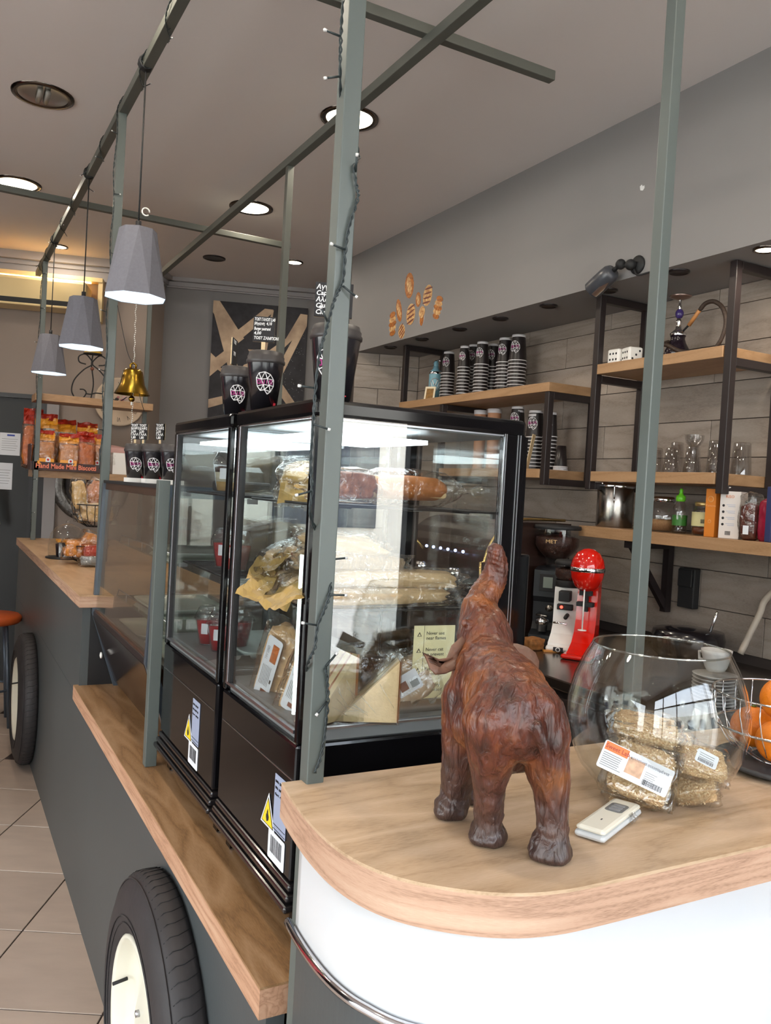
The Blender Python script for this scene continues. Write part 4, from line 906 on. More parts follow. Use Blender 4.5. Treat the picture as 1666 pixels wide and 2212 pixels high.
for ch in chains:
    for i in range(len(ch)-1):
        p, q = Vector(ch[i][0]), Vector(ch[i+1][0]); r0, r1 = ch[i][1], ch[i+1][1]
        for k in range(5):
            t_ = k/5; eb.sph((p.lerp(q, t_))-E0, r0+(r1-r0)*t_, None, 16)
    eb.sph(Vector(ch[-1][0])-E0, ch[-1][1], None, 16)
for p, r in feet:
    c = Vector(p)-E0; c.z = .013; eb.sph(c, r, None, 16, (1,1,.85)); eb.sph((c.x, c.y, .0075), r*1.08, None, 16, (1,1,.45))
# spine ridge, haunch folds, belly
for a_, b_, r in (((0.6309,0.78,1.251), (0.6487,0.86,1.262), .034), ((0.6338,0.77,1.254), (0.6471,0.766,1.22), .029), ((0.6197,0.86,1.214), (0.6459,0.83,1.196), .040)):
    for k in range(6): eb.sph(Vector(a_).lerp(Vector(b_), k/5)-E0, r, None, 14)
fold = 1
tl = spline([(0.609,0.74,1.247), (0.6154,0.736,1.227), (0.626,0.737,1.204), (0.6339,0.739,1.176)], 6)
eb.tube([p-E0 for p in tl], [.0078-.003*i/(len(tl)-1) for i in range(len(tl))], 8)
for p in ((0.631,0.925,1.33), (0.6518,0.945,1.354)): eb.sph(Vector(p)-E0, .0065, None, 10)
# brown leather
ML = bpy.data.materials.new('carved_brown_leather'); ML.use_nodes = True; nt = ML.node_tree; p_ = nt.nodes['Principled BSDF']; N = nt.nodes.new; L = nt.links.new
tcn = N('ShaderNodeTexCoord'); mp = N('ShaderNodeMapping'); mp.inputs['Scale'].default_value = (1,1,.28); L(tcn.outputs['Object'], mp.inputs[0])
n1 = N('ShaderNodeTexNoise'); n1.inputs['Scale'].default_value = 16; n1.inputs['Detail'].default_value = 4; L(tcn.outputs['Object'], n1.inputs['Vector'])
n2 = N('ShaderNodeTexNoise'); n2.inputs['Scale'].default_value = 105; n2.inputs['Detail'].default_value = 4; n2.inputs['Distortion'].default_value = .6; L(mp.outputs[0], n2.inputs['Vector'])
cr = N('ShaderNodeValToRGB'); e = cr.color_ramp.elements; e[0].position = .3; e[0].color = S('351a14'); e[1].position = .72; e[1].color = S('8e5222'); x = e.new(.5); x.color = S('5c2a18'); L(n1.outputs[0], cr.inputs[0])
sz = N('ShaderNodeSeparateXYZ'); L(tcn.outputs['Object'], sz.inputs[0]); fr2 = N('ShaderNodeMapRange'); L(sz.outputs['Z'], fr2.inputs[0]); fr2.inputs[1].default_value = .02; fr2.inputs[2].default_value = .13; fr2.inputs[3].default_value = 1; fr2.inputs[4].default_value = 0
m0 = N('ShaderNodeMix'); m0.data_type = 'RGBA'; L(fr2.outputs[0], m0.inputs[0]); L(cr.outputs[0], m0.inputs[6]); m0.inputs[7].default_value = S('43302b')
m1 = N('ShaderNodeMix'); m1.data_type = 'RGBA'; m1.blend_type = 'MULTIPLY'; m1.inputs[0].default_value = .55; L(m0.outputs[2], m1.inputs[6]); c3 = N('ShaderNodeValToRGB'); L(n2.outputs[0], c3.inputs[0]); c3.color_ramp.elements[0].position = .35; c3.color_ramp.elements[0].color = (.22,.18,.17,1); c3.color_ramp.elements[1].position = .6; L(c3.outputs[0], m1.inputs[7])
L(m1.outputs[2], p_.inputs['Base Color']); p_.inputs['Roughness'].default_value = .4; p_.inputs['Coat Weight'].default_value = .15; p_.inputs['Coat Roughness'].default_value = .2
bp = N('ShaderNodeBump'); bp.inputs['Strength'].default_value = 1.0; bp.inputs['Distance'].default_value = .006; L(n2.outputs[0], bp.inputs['Height']); L(bp.outputs[0], p_.inputs['Normal'])
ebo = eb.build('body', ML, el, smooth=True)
rm = ebo.modifiers.new('remesh', 'REMESH'); rm.mode = 'VOXEL'; rm.voxel_size = .0025; rm.use_smooth_shade = True
sm = ebo.modifiers.new('smooth', 'SMOOTH'); sm.iterations = 9; sm.factor = .6
tx = bpy.data.textures.new('leather_lumps', 'CLOUDS'); tx.noise_scale = .022; tx.noise_depth = 3
dm = ebo.modifiers.new('lumps', 'DISPLACE'); dm.texture = tx; dm.strength = .0045; dm.mid_level = .5; dm.texture_coords = 'LOCAL'
_me = bpy.data.meshes.new_from_object(ebo.evaluated_get(bpy.context.evaluated_depsgraph_get())) if bpy.context.view_layer.update() is None else None
ebo.modifiers.clear(); ebo.data = _me; _me.polygons.foreach_set('use_smooth', [True]*len(_me.polygons)); _me.materials.clear(); _me.materials.append(ML)
_nr = [v.normal.copy() for v in _me.vertices]
for v, n_ in zip(_me.vertices, _nr):
    c = v.co; w_ = min(1, max(.25, (c.z-.01)/.06)); q = Vector((c.x*62+noise.noise(c*30)*1.2, c.y*62, c.z*6))
    f = noise.noise(q); g = noise.noise(Vector((c.x*150, c.y*150, c.z*14)))
    h = -abs(f)*.0032*w_-.0011*abs(g)*w_+.0012
    if c.z > .27: h += .0011*math.sin(c.z*900+c.x*300)*min(1, (c.z-.27)/.03)*.5
    if c.z < .04: h += .0022*noise.noise(c*95)
    v.co = c+n_*h
for v in _me.vertices:
    if v.co.z < .0005: v.co.z = .0005
def ear(nm, pts, thick, curve):
    # pts world outline; solid thin leather flap, cupped
    P = [Vector(p)-E0 for p in pts]; c = sum(P, Vector())/len(P); bm = bmesh.new(); vs = [bm.verts.new(p) for p in P]; cv = bm.verts.new(c+Vector(curve))
    for i in range(len(vs)): bm.faces.new((vs[i], vs[(i+1) % len(vs)], cv))
    bmesh.ops.subdivide_edges(bm, edges=bm.edges[:], cuts=1, use_grid_fill=True); bmesh.ops.smooth_vert(bm, verts=[v for v in bm.verts if not v.is_boundary], factor=.5)
    bmesh.ops.recalc_face_normals(bm, faces=bm.faces[:]); r_ = bmesh.ops.solidify(bm, geom=bm.faces[:], thickness=thick)
    m = MB(); m.bm(bm, mat('ear_leather', S(112,78,62), .45, noise_amt=.35, noise_scale=60, bump=.4, bump_scale=120), None, True); return m.build(nm, None, el)
ear('ear', [(0.6258,0.918,1.305),(0.633,0.918,1.299),(0.6331,0.915,1.29),(0.6194,0.905,1.284),(0.5984,0.893,1.275),(0.5773,0.885,1.272),(0.5589,0.88,1.273),(0.5533,0.885,1.28),(0.5551,0.898,1.289),(0.5563,0.91,1.296),(0.5647,0.905,1.291),(0.579,0.905,1.287),(0.5993,0.91,1.287),(0.6173,0.918,1.291),(0.6261,0.922,1.297)], .003, (0,.012,-.006))
ear('ear', [(0.7039,0.925,1.3),(0.7161,0.92,1.299),(0.7262,0.91,1.296),(0.7324,0.9,1.29),(0.7316,0.89,1.28),(0.7235,0.88,1.271),(0.7124,0.88,1.272),(0.702,0.885,1.276),(0.69,0.89,1.281),(0.6863,0.9,1.287)], .003, (0,.014,0))
# ================================================================ glass bowl with sesame bars
bw = thing('glass_bowl', 'round clear fishbowl vase holding packets of sesame bars', 'bowl', (.955, .885, 1.0735))
pr = [(.0,.0),(.060,.0),(.085,.012),(.108,.038),(.124,.072),(.131,.108),(.130,.135),(.122,.168),(.111,.195),(.0985,.218)]
MB().lathe(pr, n=64, m=M_bowl).lathe([(0,.006),(.058,.006),(.082,.018),(.105,.042),(.121,.074),(.1278,.108),(.1268,.135),(.119,.167),(.108,.194),(.0960,.217)], n=64, m=M_bowl).build('bowl_wall', None, bw)
MB().tube([(.0972*math.cos(2*PI*k/64), .0972*math.sin(2*PI*k/64), .2185) for k in range(64)], .0016, 8, glassy('rim_glass', (.75,.78,.76,1), .25), closed=True).build('rim', None, bw)
M_ses = mat('sesame_bar', S(240,212,168), .55, col2=S(192,148,100), noise_scale=330, detail=2, bump=1.0, bump_scale=340)
M_seed = mat('sesame_seed', S(246,226,188), .5)
def sesame(loc, rot, sx, sy, sz, lab, seed):
    t = thing('sesame_snack', lab, 'snack', loc, rot=rot)
    blob('sesame_slab', t, sx, sy, sz, M_ses, seed, .10, sub=4, square=.72)
    rnd = random.Random(seed); s = MB()
    for k in range(150):
        a_, b_ = rnd.uniform(-.9,.9), rnd.uniform(-.9,.9); f = rnd.choice((0, 0, 1, 2))
        if f == 0: p = Vector((a_*sx, b_*sy, rnd.choice((-1,1))*sz*1.02))
        elif f == 1: p = Vector((a_*sx, rnd.choice((-1,1))*sy*1.02, b_*sz))
        else: p = Vector((rnd.choice((-1,1))*sx*1.02, a_*sy, b_*sz))
        bm = bmesh.new(); bmesh.ops.create_icosphere(bm, subdivisions=1, radius=1); Mx = Matrix.Translation(p) @ Matrix.Rotation(rnd.uniform(0,6), 4, 'Z') @ Matrix.Rotation(rnd.uniform(0,6), 4, 'X') @ Matrix.Diagonal((.0019,.0012,.0008,1))
        s.bm(bm, M_seed, Mx)
    o = s.build('sesame_seeds', None, t); o['kind'] = 'stuff'
    blob('wrapper_film', t, sx*1.22, sy*1.14, sz*1.5, M_film, seed+9, .16, sub=3, square=.8)
    return t
W1 = R(-43)   # facing the camera
s1 = sesame((0.8913,0.8471,1.123), (R(62), R(13), W1), .040, .036, .011, 'sesame bar packet with the large white label at the front of the bowl', 1)
sesame((0.9229,0.8736,1.175), (R(14), R(6), W1), .042, .030, .010, 'sesame bar packet lying on top of the pile in the bowl', 2)
s3 = sesame((0.9836,0.8226,1.136), (R(24), R(8), R(-38)), .032, .026, .0085, 'sesame bar packet with small barcode label at the right of the bowl', 3)
sesame((0.9762,0.8256,1.101), (R(30), R(-18), R(-50)), .028, .024, .012, 'dark crumbly sesame packet at the bottom right of the bowl', 4)
sesame((0.9783,0.8822,1.132), (R(34), R(-10), W1), .036, .030, .010, 'sesame bar packet in the middle of the pile', 5)
sesame((0.9109,0.8716,1.078), (R(10), R(4), W1), .036, .028, .009, 'lowest sesame bar packet on the bowl bottom', 6)
def card(par, TL, TR, BR, BL, m=None, nm='label_card'):
    TL, TR, BR, BL = [Vector(p) for p in (TL, TR, BR, BL)]; inv = par.matrix_basis.inverted()
    x = (TR-TL); y = (TL-BL); F = frameM(BL, x, y); w_, h_ = x.length, y.length
    o = MB().prism([(p[0]+w_/2, p[1]+h_/2) for p in rrect(w_, h_, .003)], 0, .0005, m or M_paper, M=inv @ F).build(nm, None, par); return o, inv @ F, w_, h_
_, F, w_, h_ = card(s1, (0.8065,0.8378,1.183), (0.8903,0.7914,1.144), (0.8791,0.7906,1.105), (0.7955,0.837,1.147))
M_or = mat('label_orange', S(220,110,50), .5)
def onc(x0, x1, y0, y1, m, z=.0006): return dict(x=(x0, x1, y0, y1, z, z+.0002), m=m)
lm = MB()
for d_ in (onc(.002, .036, h_-.0125, h_-.001, M_or), onc(.038, .062, .008, .030, mat('label_photo', S(205,165,135), .5, noise_amt=.4, noise_scale=90))): lm.box(*d_['x'], d_['m'], M=F)
rnd = random.Random(5)
for i in range(7):
    lm.box(.003, .034-rnd.random()*.006, h_-.0165-.0028*i, h_-.0155-.0028*i, .0006, .0008, M_greyin, M=F); 
for i in range(6): lm.box(.066, .086-rnd.random()*.006, h_-.0175-.0028*i, h_-.0168-.0028*i, .0006, .0008, M_greyin, M=F)
x = .066
while x < .094: w3 = rnd.choice((.0005,.0009,.0013)); lm.box(x, x+w3, .003, .0105, .0006, .0008, M_ink, M=F); x += w3+rnd.choice((.0006,.0009))
lm.build('label_print', None, s1)
text('label_title', 'Sweet Lab', .0085, mat('dark_orange_ink', S(150,50,20), .5), s1, F @ Matrix.Translation((.0025, h_-.0095, .0009)), ext=.0001, bold=.0001)
text('label_words', 'κριτσίνια σουσαμένια', .0056, mat('blue_grey_ink', S(60,66,84), .5), s1, F @ Matrix.Translation((.040, h_-.0095, .0007)), ext=.0001)
_, F, w_, h_ = card(s3, (0.942,0.7892,1.169), (0.9678,0.7749,1.156), (0.9564,0.7749,1.142), (0.9301,0.7895,1.155)); lm = MB(); x = .004
while x < w_-.006: w3 = rnd.choice((.0005,.0009)); lm.box(x, x+w3, .002, .0065, .0006, .0008, M_ink, M=F); x += w3+.0008
for i in range(3): lm.box(.004, w_-.006, h_-.005-.003*i, h_-.0042-.003*i, .0006, .0008, M_greyin, M=F)
lm.build('label_print', None, s3)
# ================================================================ door-bell remote
rmt = thing('white_remote', 'small white key-fob remote with grey buttons lying by the elephant', 'remote', (.802, .812, 1.0735), R(25)); rmt.scale = (1, 1.1, .8)
MB().box(-.068, .068, -.019, .019, .001, .012, mat('remote_lower_shell', S(205,208,210), .35), b=.005).build('lower_shell', None, rmt); MB().box(-.066, .066, -.018, .018, .0115, .020, mat('ivory_shell', S(226,222,208), .3), b=.005).build('upper_shell', None, rmt)
MB().prism(rrect(.034, .022, .005), .0198, .0206, mat('grey_button_pad', S(110,112,114), .4), M=Matrix.Translation((.026,0,0))).build('button_pad', None, rmt)
for dx in (-.009, 0, .009): MB().prism(rrect(.0065, .014, .002), .0205, .0214, mat('grey_button', S(140,142,146), .4), M=Matrix.Translation((.026+dx,0,0))).build('button', None, rmt)
MB().box(-.030, -.025, -.0008, .0008, .0198, .0202, M_ink).build('led_slot', None, rmt); MB().tube([(.02,-.021,.006),(.02,-.024,.012),(.02,-.019,.019)], .003, 8, M_tumb).tube([(.028,-.021,.006),(.028,-.024,.012),(.028,-.019,.019)], .003, 8, M_tumb).build('clip', None, rmt)
# ================================================================ wire fruit basket and oranges
fb_ = thing('wire_fruit_basket', 'silver wire fruit basket on a dark base behind the glass bowl', 'basket', (1.262, .888, 1.0735))
w = MB()
def ring(r, z, th, m=M_chr): w.tube([(r*math.cos(2*PI*k/48), r*math.sin(2*PI*k/48), z) for k in range(48)], th, 6, m, closed=True)
ring(.118, .125, .0018); ring(.112, .070, .0022); ring(.052, .018, .0022)
for k in range(22):
    a_ = 2*PI*k/22; w.tube([(r*math.cos(a_+o), r*math.sin(a_+o), z) for r, z, o in ((.118,.125,0),(.118,.10,0),(.112,.07,.03),(.09,.038,.05),(.052,.018,.06))], .0011, 5, M_chr)
w.build('wire_frame', None, fb_)
MB().lathe([(0,0),(.085,0),(.105,.008),(.108,.014),(.09,.012),(0,.010)], n=40, m=mat('dark_slate_dish', S(62,62,64), .5)).build('base_dish', None, fb_)
M_ora = mat('orange_peel', S(232,128,18), .42, noise_amt=.15, noise_scale=20, bump=.35, bump_scale=260)
for i, (dx, dy, dz, r_, lb) in enumerate(((-.058,-.030,.060,.036,'orange at the near left of the basket, seen through the bowl'),(.012,-.062,.060,.037,'orange at the near front of the basket by the picture edge'),(.065,.02,.060,.036,'orange at the far right of the basket'),(-.012,.055,.058,.036,'orange at the back of the basket'),(-.028,-.012,.122,.037,'upper orange on the left of the pile'),(.036,.0,.120,.036,'upper orange on the right of the pile'))):
    o = thing('orange', lb, 'orange', (1.262+dx, .888+dy, 1.0735+dz)); MB().sph((0,0,0), r_, M_ora, 28, (1,1,.95)).build('peel', None, o); MB().lathe([(0,0),(.004,.0005),(.0045,.002),(0,.003)], n=8, m=mat('orange_stem', S(90,110,40), .7), M=Matrix.Translation((0,0,r_*.945))).build('stem_button', None, o)


# ================================================================ pendant lamps
M_shade = mat('grey_fabric_shade', S(108,108,117), .9, noise_amt=.12, noise_scale=120); M_shin = mat('white_shade_lining', S(235,240,245), .8)
M_bulb = mat('cool_bulb', S(240,248,255), .4, emit=(.72,.88,1,1), est=14)
def pendant(y, z0, label):
    t = thing('pendant_lamp', label, 'pendant lamp', (.532, y, 2.79)); h = .215; b_ = z0-2.79; n = 8
    def rg(r, z, ph): return [(r*math.cos(2*PI*k/n+ph), r*math.sin(2*PI*k/n+ph), z) for k in range(n)]
    bo, to = rg(.100, b_, .25), rg(.058, b_+h, .25+PI/8); bi, ti_ = rg(.098, b_+.001, .25), rg(.056, b_+h-.002, .25+PI/8)
    vs = bo+to+[(0,0,b_+h)]; fs = []
    for k in range(n): k2 = (k+1) % n; fs += [(k, k2, n+k), (k2, n+k2, n+k), (n+k, n+k2, 2*n)]
    vi = bi+ti_; fi = []
    for k in range(n): k2 = (k+1) % n; fi += [(k, n+k, k2), (k2, n+k, n+k2)]
    fi.append(tuple(range(n, 2*n)))
    m = MB(); m.add(vs, fs, M_shade); m.add(vi, fi, M_shin); m.build('shade', None, t)
    MB().tube([(0,0,0),(0,0,b_+h+.03)], .0028, 6, M_rub).build('cord', None, t); MB().cyl((0,0,b_+h), (0,0,b_+h+.028), .009, n=12, m=M_rub).build('cord_grip', None, t)
    MB().cyl((0,0,b_+h-.002), (0,0,b_+h-.06), .017, n=14, m=M_wht).build('lamp_holder', None, t); MB().sph((0,0,b_+h-.10), .030, M_bulb, 16, (1,1,1.2)).build('bulb', None, t)
    w = MB()
    for k in range(5): w.tube([(.022*math.cos(a/3), .006*k-.012, .018+.022*math.sin(a/3)) for a in range(0, 19, 2)], .0035, 5, M_rub)
    w.build('cord_wrap', None, t)
    return t
pendant(2.745, 2.068, 'nearest and largest grey faceted pendant lamp hanging by the post')
pendant(3.87, 2.050, 'middle grey faceted pendant lamp')
pendant(5.08, 2.055, 'farthest grey faceted pendant lamp at the left')
hk_ = thing('white_hook', 'small white ring clipped on the cord of the nearest lamp', 'ring', (.545, 2.745, 2.345))
MB().tube([(.012*math.cos(a*.5)+.008, 0, .012*math.sin(a*.5)) for a in range(0, 12)], .0025, 6, M_wht).build('ring_body', None, hk_)

# ================================================================ string lights
M_wire = mat('dark_green_wire', S(32,42,44), .5); M_led2 = mat('clear_led_tip', S(205,205,205), .15)
sl = thing('string_lights', 'dark green string lights wound along the near post and the left beam', 'string lights', (.49, 1.08, 1.08)); S0 = Vector(sl.location)
def strand(pts, nm='wire'):
    P = spline(pts, 8); m = MB()
    for ph in (0, PI):
        Q = []
        for i, p in enumerate(P): a_ = i*.9+ph; Q.append(p-S0+Vector((.0016*math.cos(a_), .0008*math.sin(a_*1.3), .0016*math.sin(a_))))
        m.tube(Q, .0013, 5, M_wire)
    m.build(nm, None, sl); return P
def twig(p, d, n_=.022):
    p = Vector(p)-S0; d = Vector(d).normalized(); m = MB(); m.tube([p, p+d*n_], .0016, 6, M_wire); m.tube([p+d*n_, p+d*(n_+.004)], .0023, 6, M_led2); m.build('bulb_lead', None, sl)
strand([(0.4716,1.083,2.179), (0.4701,1.08,2.145), (0.4706,1.08,2.114), (0.4727,1.082,2.083), (0.4921,1.11,2.041), (0.5237,1.115,1.991), (0.5022,1.082,1.956), (0.5062,1.078,1.929), (0.5094,1.078,1.914), (0.5028,1.079,1.887), (0.4975,1.08,1.863), (0.4949,1.08,1.833), (0.4942,1.08,1.797), (0.4888,1.08,1.78), (0.4819,1.08,1.763), (0.4762,1.08,1.739), (0.4717,1.08,1.719), (0.466,1.08,1.696), (0.4626,1.08,1.67), (0.4607,1.08,1.631), (0.4605,1.08,1.598), (0.4599,1.08,1.572), (0.4622,1.085,1.533), (0.466,1.085,1.494), (0.4651,1.085,1.462), (0.4946,1.115,1.427), (0.5172,1.115,1.397), (0.506,1.09,1.369), (0.4993,1.08,1.344), (0.4921,1.079,1.324), (0.4834,1.079,1.301), (0.4809,1.079,1.271), (0.4732,1.079,1.255), (0.4856,1.11,1.231), (0.5147,1.115,1.215), (0.5011,1.083,1.24), (0.5037,1.08,1.223), (0.5067,1.08,1.196), (0.5058,1.08,1.163), (0.5038,1.08,1.136), (0.4995,1.08,1.11), (0.4911,1.078,1.091)])
for px_, d in (((0.4691,1.08,2.127), (-1,-.1,0)), ((0.4733,1.082,2.074), (-1,0,-.4)), ((0.5039,1.08,1.948), (-.2,-.5,.6)), ((0.4947,1.08,1.837), (-1,-.2,.1)), ((0.4942,1.08,1.786), (1,-.3,-.7)), ((0.4738,1.08,1.732), (-.6,-.3,.7)), ((0.4582,1.08,1.638), (-1,-.2,0)), ((0.4597,1.08,1.588), (1,-.4,-.3)), ((0.5135,1.11,1.395), (1,0,.1)), ((0.4999,1.08,1.347), (1,-.2,0)), ((0.4818,1.079,1.304), (-1,-.2,.2)), ((0.5016,1.083,1.243), (.7,0,.8)), ((0.5047,1.08,1.193), (-.7,-.2,-.7)), ((0.466,1.085,1.494), (-1,0,-.3))): twig(px_, d)
# along the left beam and down the far posts
rnd = random.Random(4); P = []
yy = .2; k = 0
while yy < 5.9:
    a_ = k*.8; P.append(Vector((.536+.022*math.cos(a_), yy, 2.806+.022*math.sin(a_)))); yy += rnd.uniform(.03, .07); k += 1
strand(P)
for i in range(6, len(P), 3): twig(P[i], (rnd.uniform(-1,1), rnd.uniform(-.6,.6), rnd.uniform(-.9,.5)), .025)
for xx, y0, z0, z1 in ((.512, 3.115, 2.78, 1.48), (.516, 5.556, 2.78, 1.1)):
    P = []; z = z0; k = 0
    while z > z1: P.append((xx+.004*math.sin(k*1.7), y0+.004*math.cos(k*1.3), z)); z -= .07; k += 1
    strand(P)
    for i in range(1, len(P), 3): twig(P[i], (rnd.choice((-1, 1)), -.4, rnd.uniform(-.5,.5)), .02)

# ================================================================ brass bell on a chain
be = thing('brass_bell', 'golden brass hand bell hanging from a string beside the left post', 'bell', (0.597,3.05,1.791))
M_bra = mat('aged_brass', S(150,115,40), .25, 1, noise_amt=.25, noise_scale=25)
MB().lathe([(.062,0),(.060,.003),(.052,.018),(.043,.035),(.038,.06),(.034,.082),(.026,.090),(0,.092)], n=36, m=M_bra).lathe([(.060,0),(.050,.018),(.041,.035),(.036,.06),(.032,.08),(0,.088)], n=36, m=M_bra).build('bell_body', None, be)
MB().tube([(-.008,0,.09),(-.010,0,.105),(0,0,.112),(.010,0,.105),(.008,0,.09)], .004, 8, M_bra).build('crown_loop', None, be)
MB().tube([(0,0,.09),(0,0,-.01)], .003, 6, M_bra).sph((0,0,-.016), .011, M_bra, 12).tube([(0,0,-.026),(0,0,-.038)], .003, 6, M_wht).build('clapper', None, be)
o_ = Vector(be.location)
MB().tube([Vector(p)-o_ for p in spline([(0.5385,3.08,2.102), (0.5524,3.07,2.037), (0.5758,3.06,1.941), (o_.x-.002, o_.y, o_.z+.108)], 6)], .0012, 5, M_rub).tube([Vector(p)-o_ for p in [(o_.x, o_.y, o_.z+.10), (0.6162,3,1.776), (0.6329,3,1.729)]], .0012, 5, M_rub).build('string', None, be)
cw = MB(); n_ = 0
zt = Vector((0.5979,3.06,2.116)); zb = Vector((0.6065,3.06,1.499))
ch = thing('bead_chain', 'thin white bead chain hanging through the bell', 'chain', tuple(zt))
for k in range(90):
    p = (zb-zt)*(k/89); cw.sph(p+Vector((.0015*math.sin(k),0,0)), .0022, M_wht, 6)
cw.build('beads', None, ch)['kind'] = 'stuff'


# ================================================================ food in the cases
M_bread = mat('toast_bread', S(232,206,160), .75, noise_amt=.12, noise_scale=60, bump=.3, bump_scale=200); M_crust = mat('bread_crust', S(186,112,52), .6, noise_amt=.3, noise_scale=30)
M_bag = mat('ochre_wrap', S(168,138,78), .4, noise_amt=.3, noise_scale=25); M_wrapb = mat('wrapped_pita', S(214,184,142), .6, noise_amt=.25, noise_scale=24); M_filling = mat('sandwich_filling', S(196,120,80), .6, noise_amt=.5, noise_scale=60)
def sheet(t, nm, L, w_, m, seed, M=None, nl=14, nw=6, amp=.012, th=.0008):
    """creased film sheet, thin but solid"""
    vs = []; 
    for i in range(nl+1):
        for j in range(nw+1):
            x, y = (i/nl-.5)*L, (j/nw-.5)*w_; q = Vector((x*22+seed, y*22, seed*3)); vs.append(Vector((x, y, amp*(noise.noise(q)+.6*noise.noise(q*2.3)))))
    fs = [(i*(nw+1)+j, (i+1)*(nw+1)+j, (i+1)*(nw+1)+j+1, i*(nw+1)+j+1) for i in range(nl) for j in range(nw)]
    if M is not None: vs = [M @ v for v in vs]
    return MB().add(vs, fs, m, False).build(nm, None, t)
def bagged(name, label, cat, loc, rot, sx, sy, sz, m, seed, film=M_film, end=M_bag, group=None):
    t = thing(name, label, cat, loc, rot=rot, group=group)
    blob('filling', t, sx, sy, sz, m, seed, .16, sub=3, square=.55); blob('wrapper_film', t, sx*1.16, sy*1.2, sz*1.35, film, seed+4, .22, sub=3, square=.7)
    for s_ in (-1, 1):
        if end: sheet(t, 'bag_end', sx*.75, sy*1.8, end if s_ < 0 else film, seed+s_, Matrix.Translation((s_*sx*1.4, 0, -sz*.1)) @ Matrix.Rotation(s_*R(24), 4, 'Y'), 8, 8, .014)
    return t
YA = R(90)
# near case: top shelf z 1.476
bagged('bagged_croissant', 'bagged yellow pastry at the left of the top shelf of the near case', 'pastry', (.645, 1.53, 1.512), (0, R(-14), R(60)), .075, .042, .026, M_bag, 21)
t = thing('bagged_loaf', 'long brown bread roll in a clear twisted bag on the top shelf', 'bread', (.785, 1.36, 1.508), rot=(0, 0, R(8)))
MB().lathe([(0,-.075),(.018,-.072),(.026,-.055),(.0275,0),(.026,.055),(.018,.072),(0,.075)], n=20, m=M_crust, M=Matrix.Rotation(R(90), 4, 'Y') @ Matrix.Diagonal((.85,1.25,1,1))).build('bread_roll', None, t)
MB().box(-.05,.072,-.026,.026,-.018,-.002,M_bread,b=.008).build('pale_side', None, t)
MB().lathe([(.0,-.12),(.02,-.115),(.034,-.08),(.037,0),(.034,.075),(.022,.105),(.006,.135),(.004,.15),(.014,.175)], n=22, m=M_film, M=Matrix.Rotation(R(90), 4, 'Y')).build('wrapper_film', None, t)
bagged('bagged_pastry', 'bagged filled pastry at the front left of the top shelf', 'pastry', (.63, 1.33, 1.506), (0, 0, R(30)), .055, .038, .022, M_filling, 25)
bagged('bagged_pastry', 'bagged pastry at the back of the top shelf, behind the brown roll', 'pastry', (.76, 1.50, 1.506), (0, 0, R(-20)), .06, .038, .022, M_wrapb, 29)
# second shelf z 1.296: long flat wraps, ends hanging towards the customer side
for i, (x, y, z, rz, ry, sx, lb) in enumerate(((.70, 1.30, 1.317, 4, 0, .125, 'lowest long wrapped sandwich at the front of the middle shelf'), (.73, 1.31, 1.345, -3, 1, .115, 'second long wrapped sandwich resting on the lowest one'), (.66, 1.33, 1.372, 6, 3, .085, 'third long wrapped sandwich with dark grill marks'), (.64, 1.34, 1.400, -4, 8, .070, 'topmost grey-brown wrapped sandwich of the middle shelf'),
        (.66, 1.42, 1.320, 20, -6, .085, 'wrapped sandwich behind the front pile with a yellow bag end'), (.65, 1.50, 1.330, 12, -10, .085, 'wrapped sandwich with yellow end hanging off the shelf edge'), (.66, 1.56, 1.365, 25, -14, .08, 'yellow-ended bag leaning at the far side of the middle shelf'), (.67, 1.46, 1.378, -10, -12, .075, 'upper yellow-ended bag on the middle shelf'))):
    bagged('wrapped_sandwich', lb, 'sandwich', (x, y, z), (0, R(ry), R(rz)), sx, .040, .014 if i < 4 else .021, M_wrapb if i not in (2,) else mat('grilled_pita', S(170,140,100), .6, noise_amt=.5, noise_scale=35, stretch=(6,1,1)), 40+i*3, end=M_bag if i > 3 or i == 0 else None)
# bottom: triangular toast sandwiches, packets, dark muffin
def tri_sand(loc, rot, lb, s=.105, card_=True):
    t = thing('sandwich_pack', lb, 'sandwich', loc, rot=rot)
    # right triangle in x-z, thickness along y; slices alternate
    def slab(y0, y1, k, m, nm):
        P = [(-s*.5*k, 0), (s*.5*k, 0), (s*.5*k, s*1.0*k)]; MB().prism(P, y0, y1, m, M=frameM((0,0,.002), (1,0,0), (0,0,1))).build(nm, None, t)
    slab(-.024, -.013, 1, M_bread, 'bread_slice'); slab(-.013, -.008, .97, M_filling, 'filling_layer'); slab(-.008, .003, 1, M_bread, 'bread_slice'); slab(.003, .008, .97, M_filling, 'filling_layer'); slab(.008, .019, 1, M_bread, 'bread_slice')
    c = MB(); c.add([(s*.5,-.024,0),(s*.5,.019,0),(s*.5,.019,s),(s*.5,-.024,s)], [(0,1,2,3)], M_crust); c.build('crust', None, t).location = (.0012, 0, .002)
    k = 1.10; P = [(-s*.56, -.002), (s*.53, -.002), (s*.53, s*1.10)]; MB().prism(P, -.021, .027, M_pet, M=frameM((0,0,.002), (1,0,0), (0,0,1))).build('clear_pack', None, t)
    cr_ = MB(); rn = random.Random(int(loc[0]*1e4))
    for q in range(7): a_ = rn.uniform(-.35,.45); cr_.tube([(a_*s, -.0275, rn.uniform(.05,.4)*s*(a_+.5)+.01), ((a_-.25)*s, -.0278, rn.uniform(.5,.9)*s*max(.2,a_+.3)+.01)], .0006, 4, M_pet)
    cr_.build('film_creases', None, t)
    return t
tri_sand((.668, 1.268, 1.1015), (0,0,R(-22)), 'triangular toast sandwich pack at the front middle of the case floor')
tri_sand((.600, 1.285, 1.1015), (0,0,R(20)), 'triangular toast sandwich pack with a label, beside the near post').scale = (.95,1,1.05)
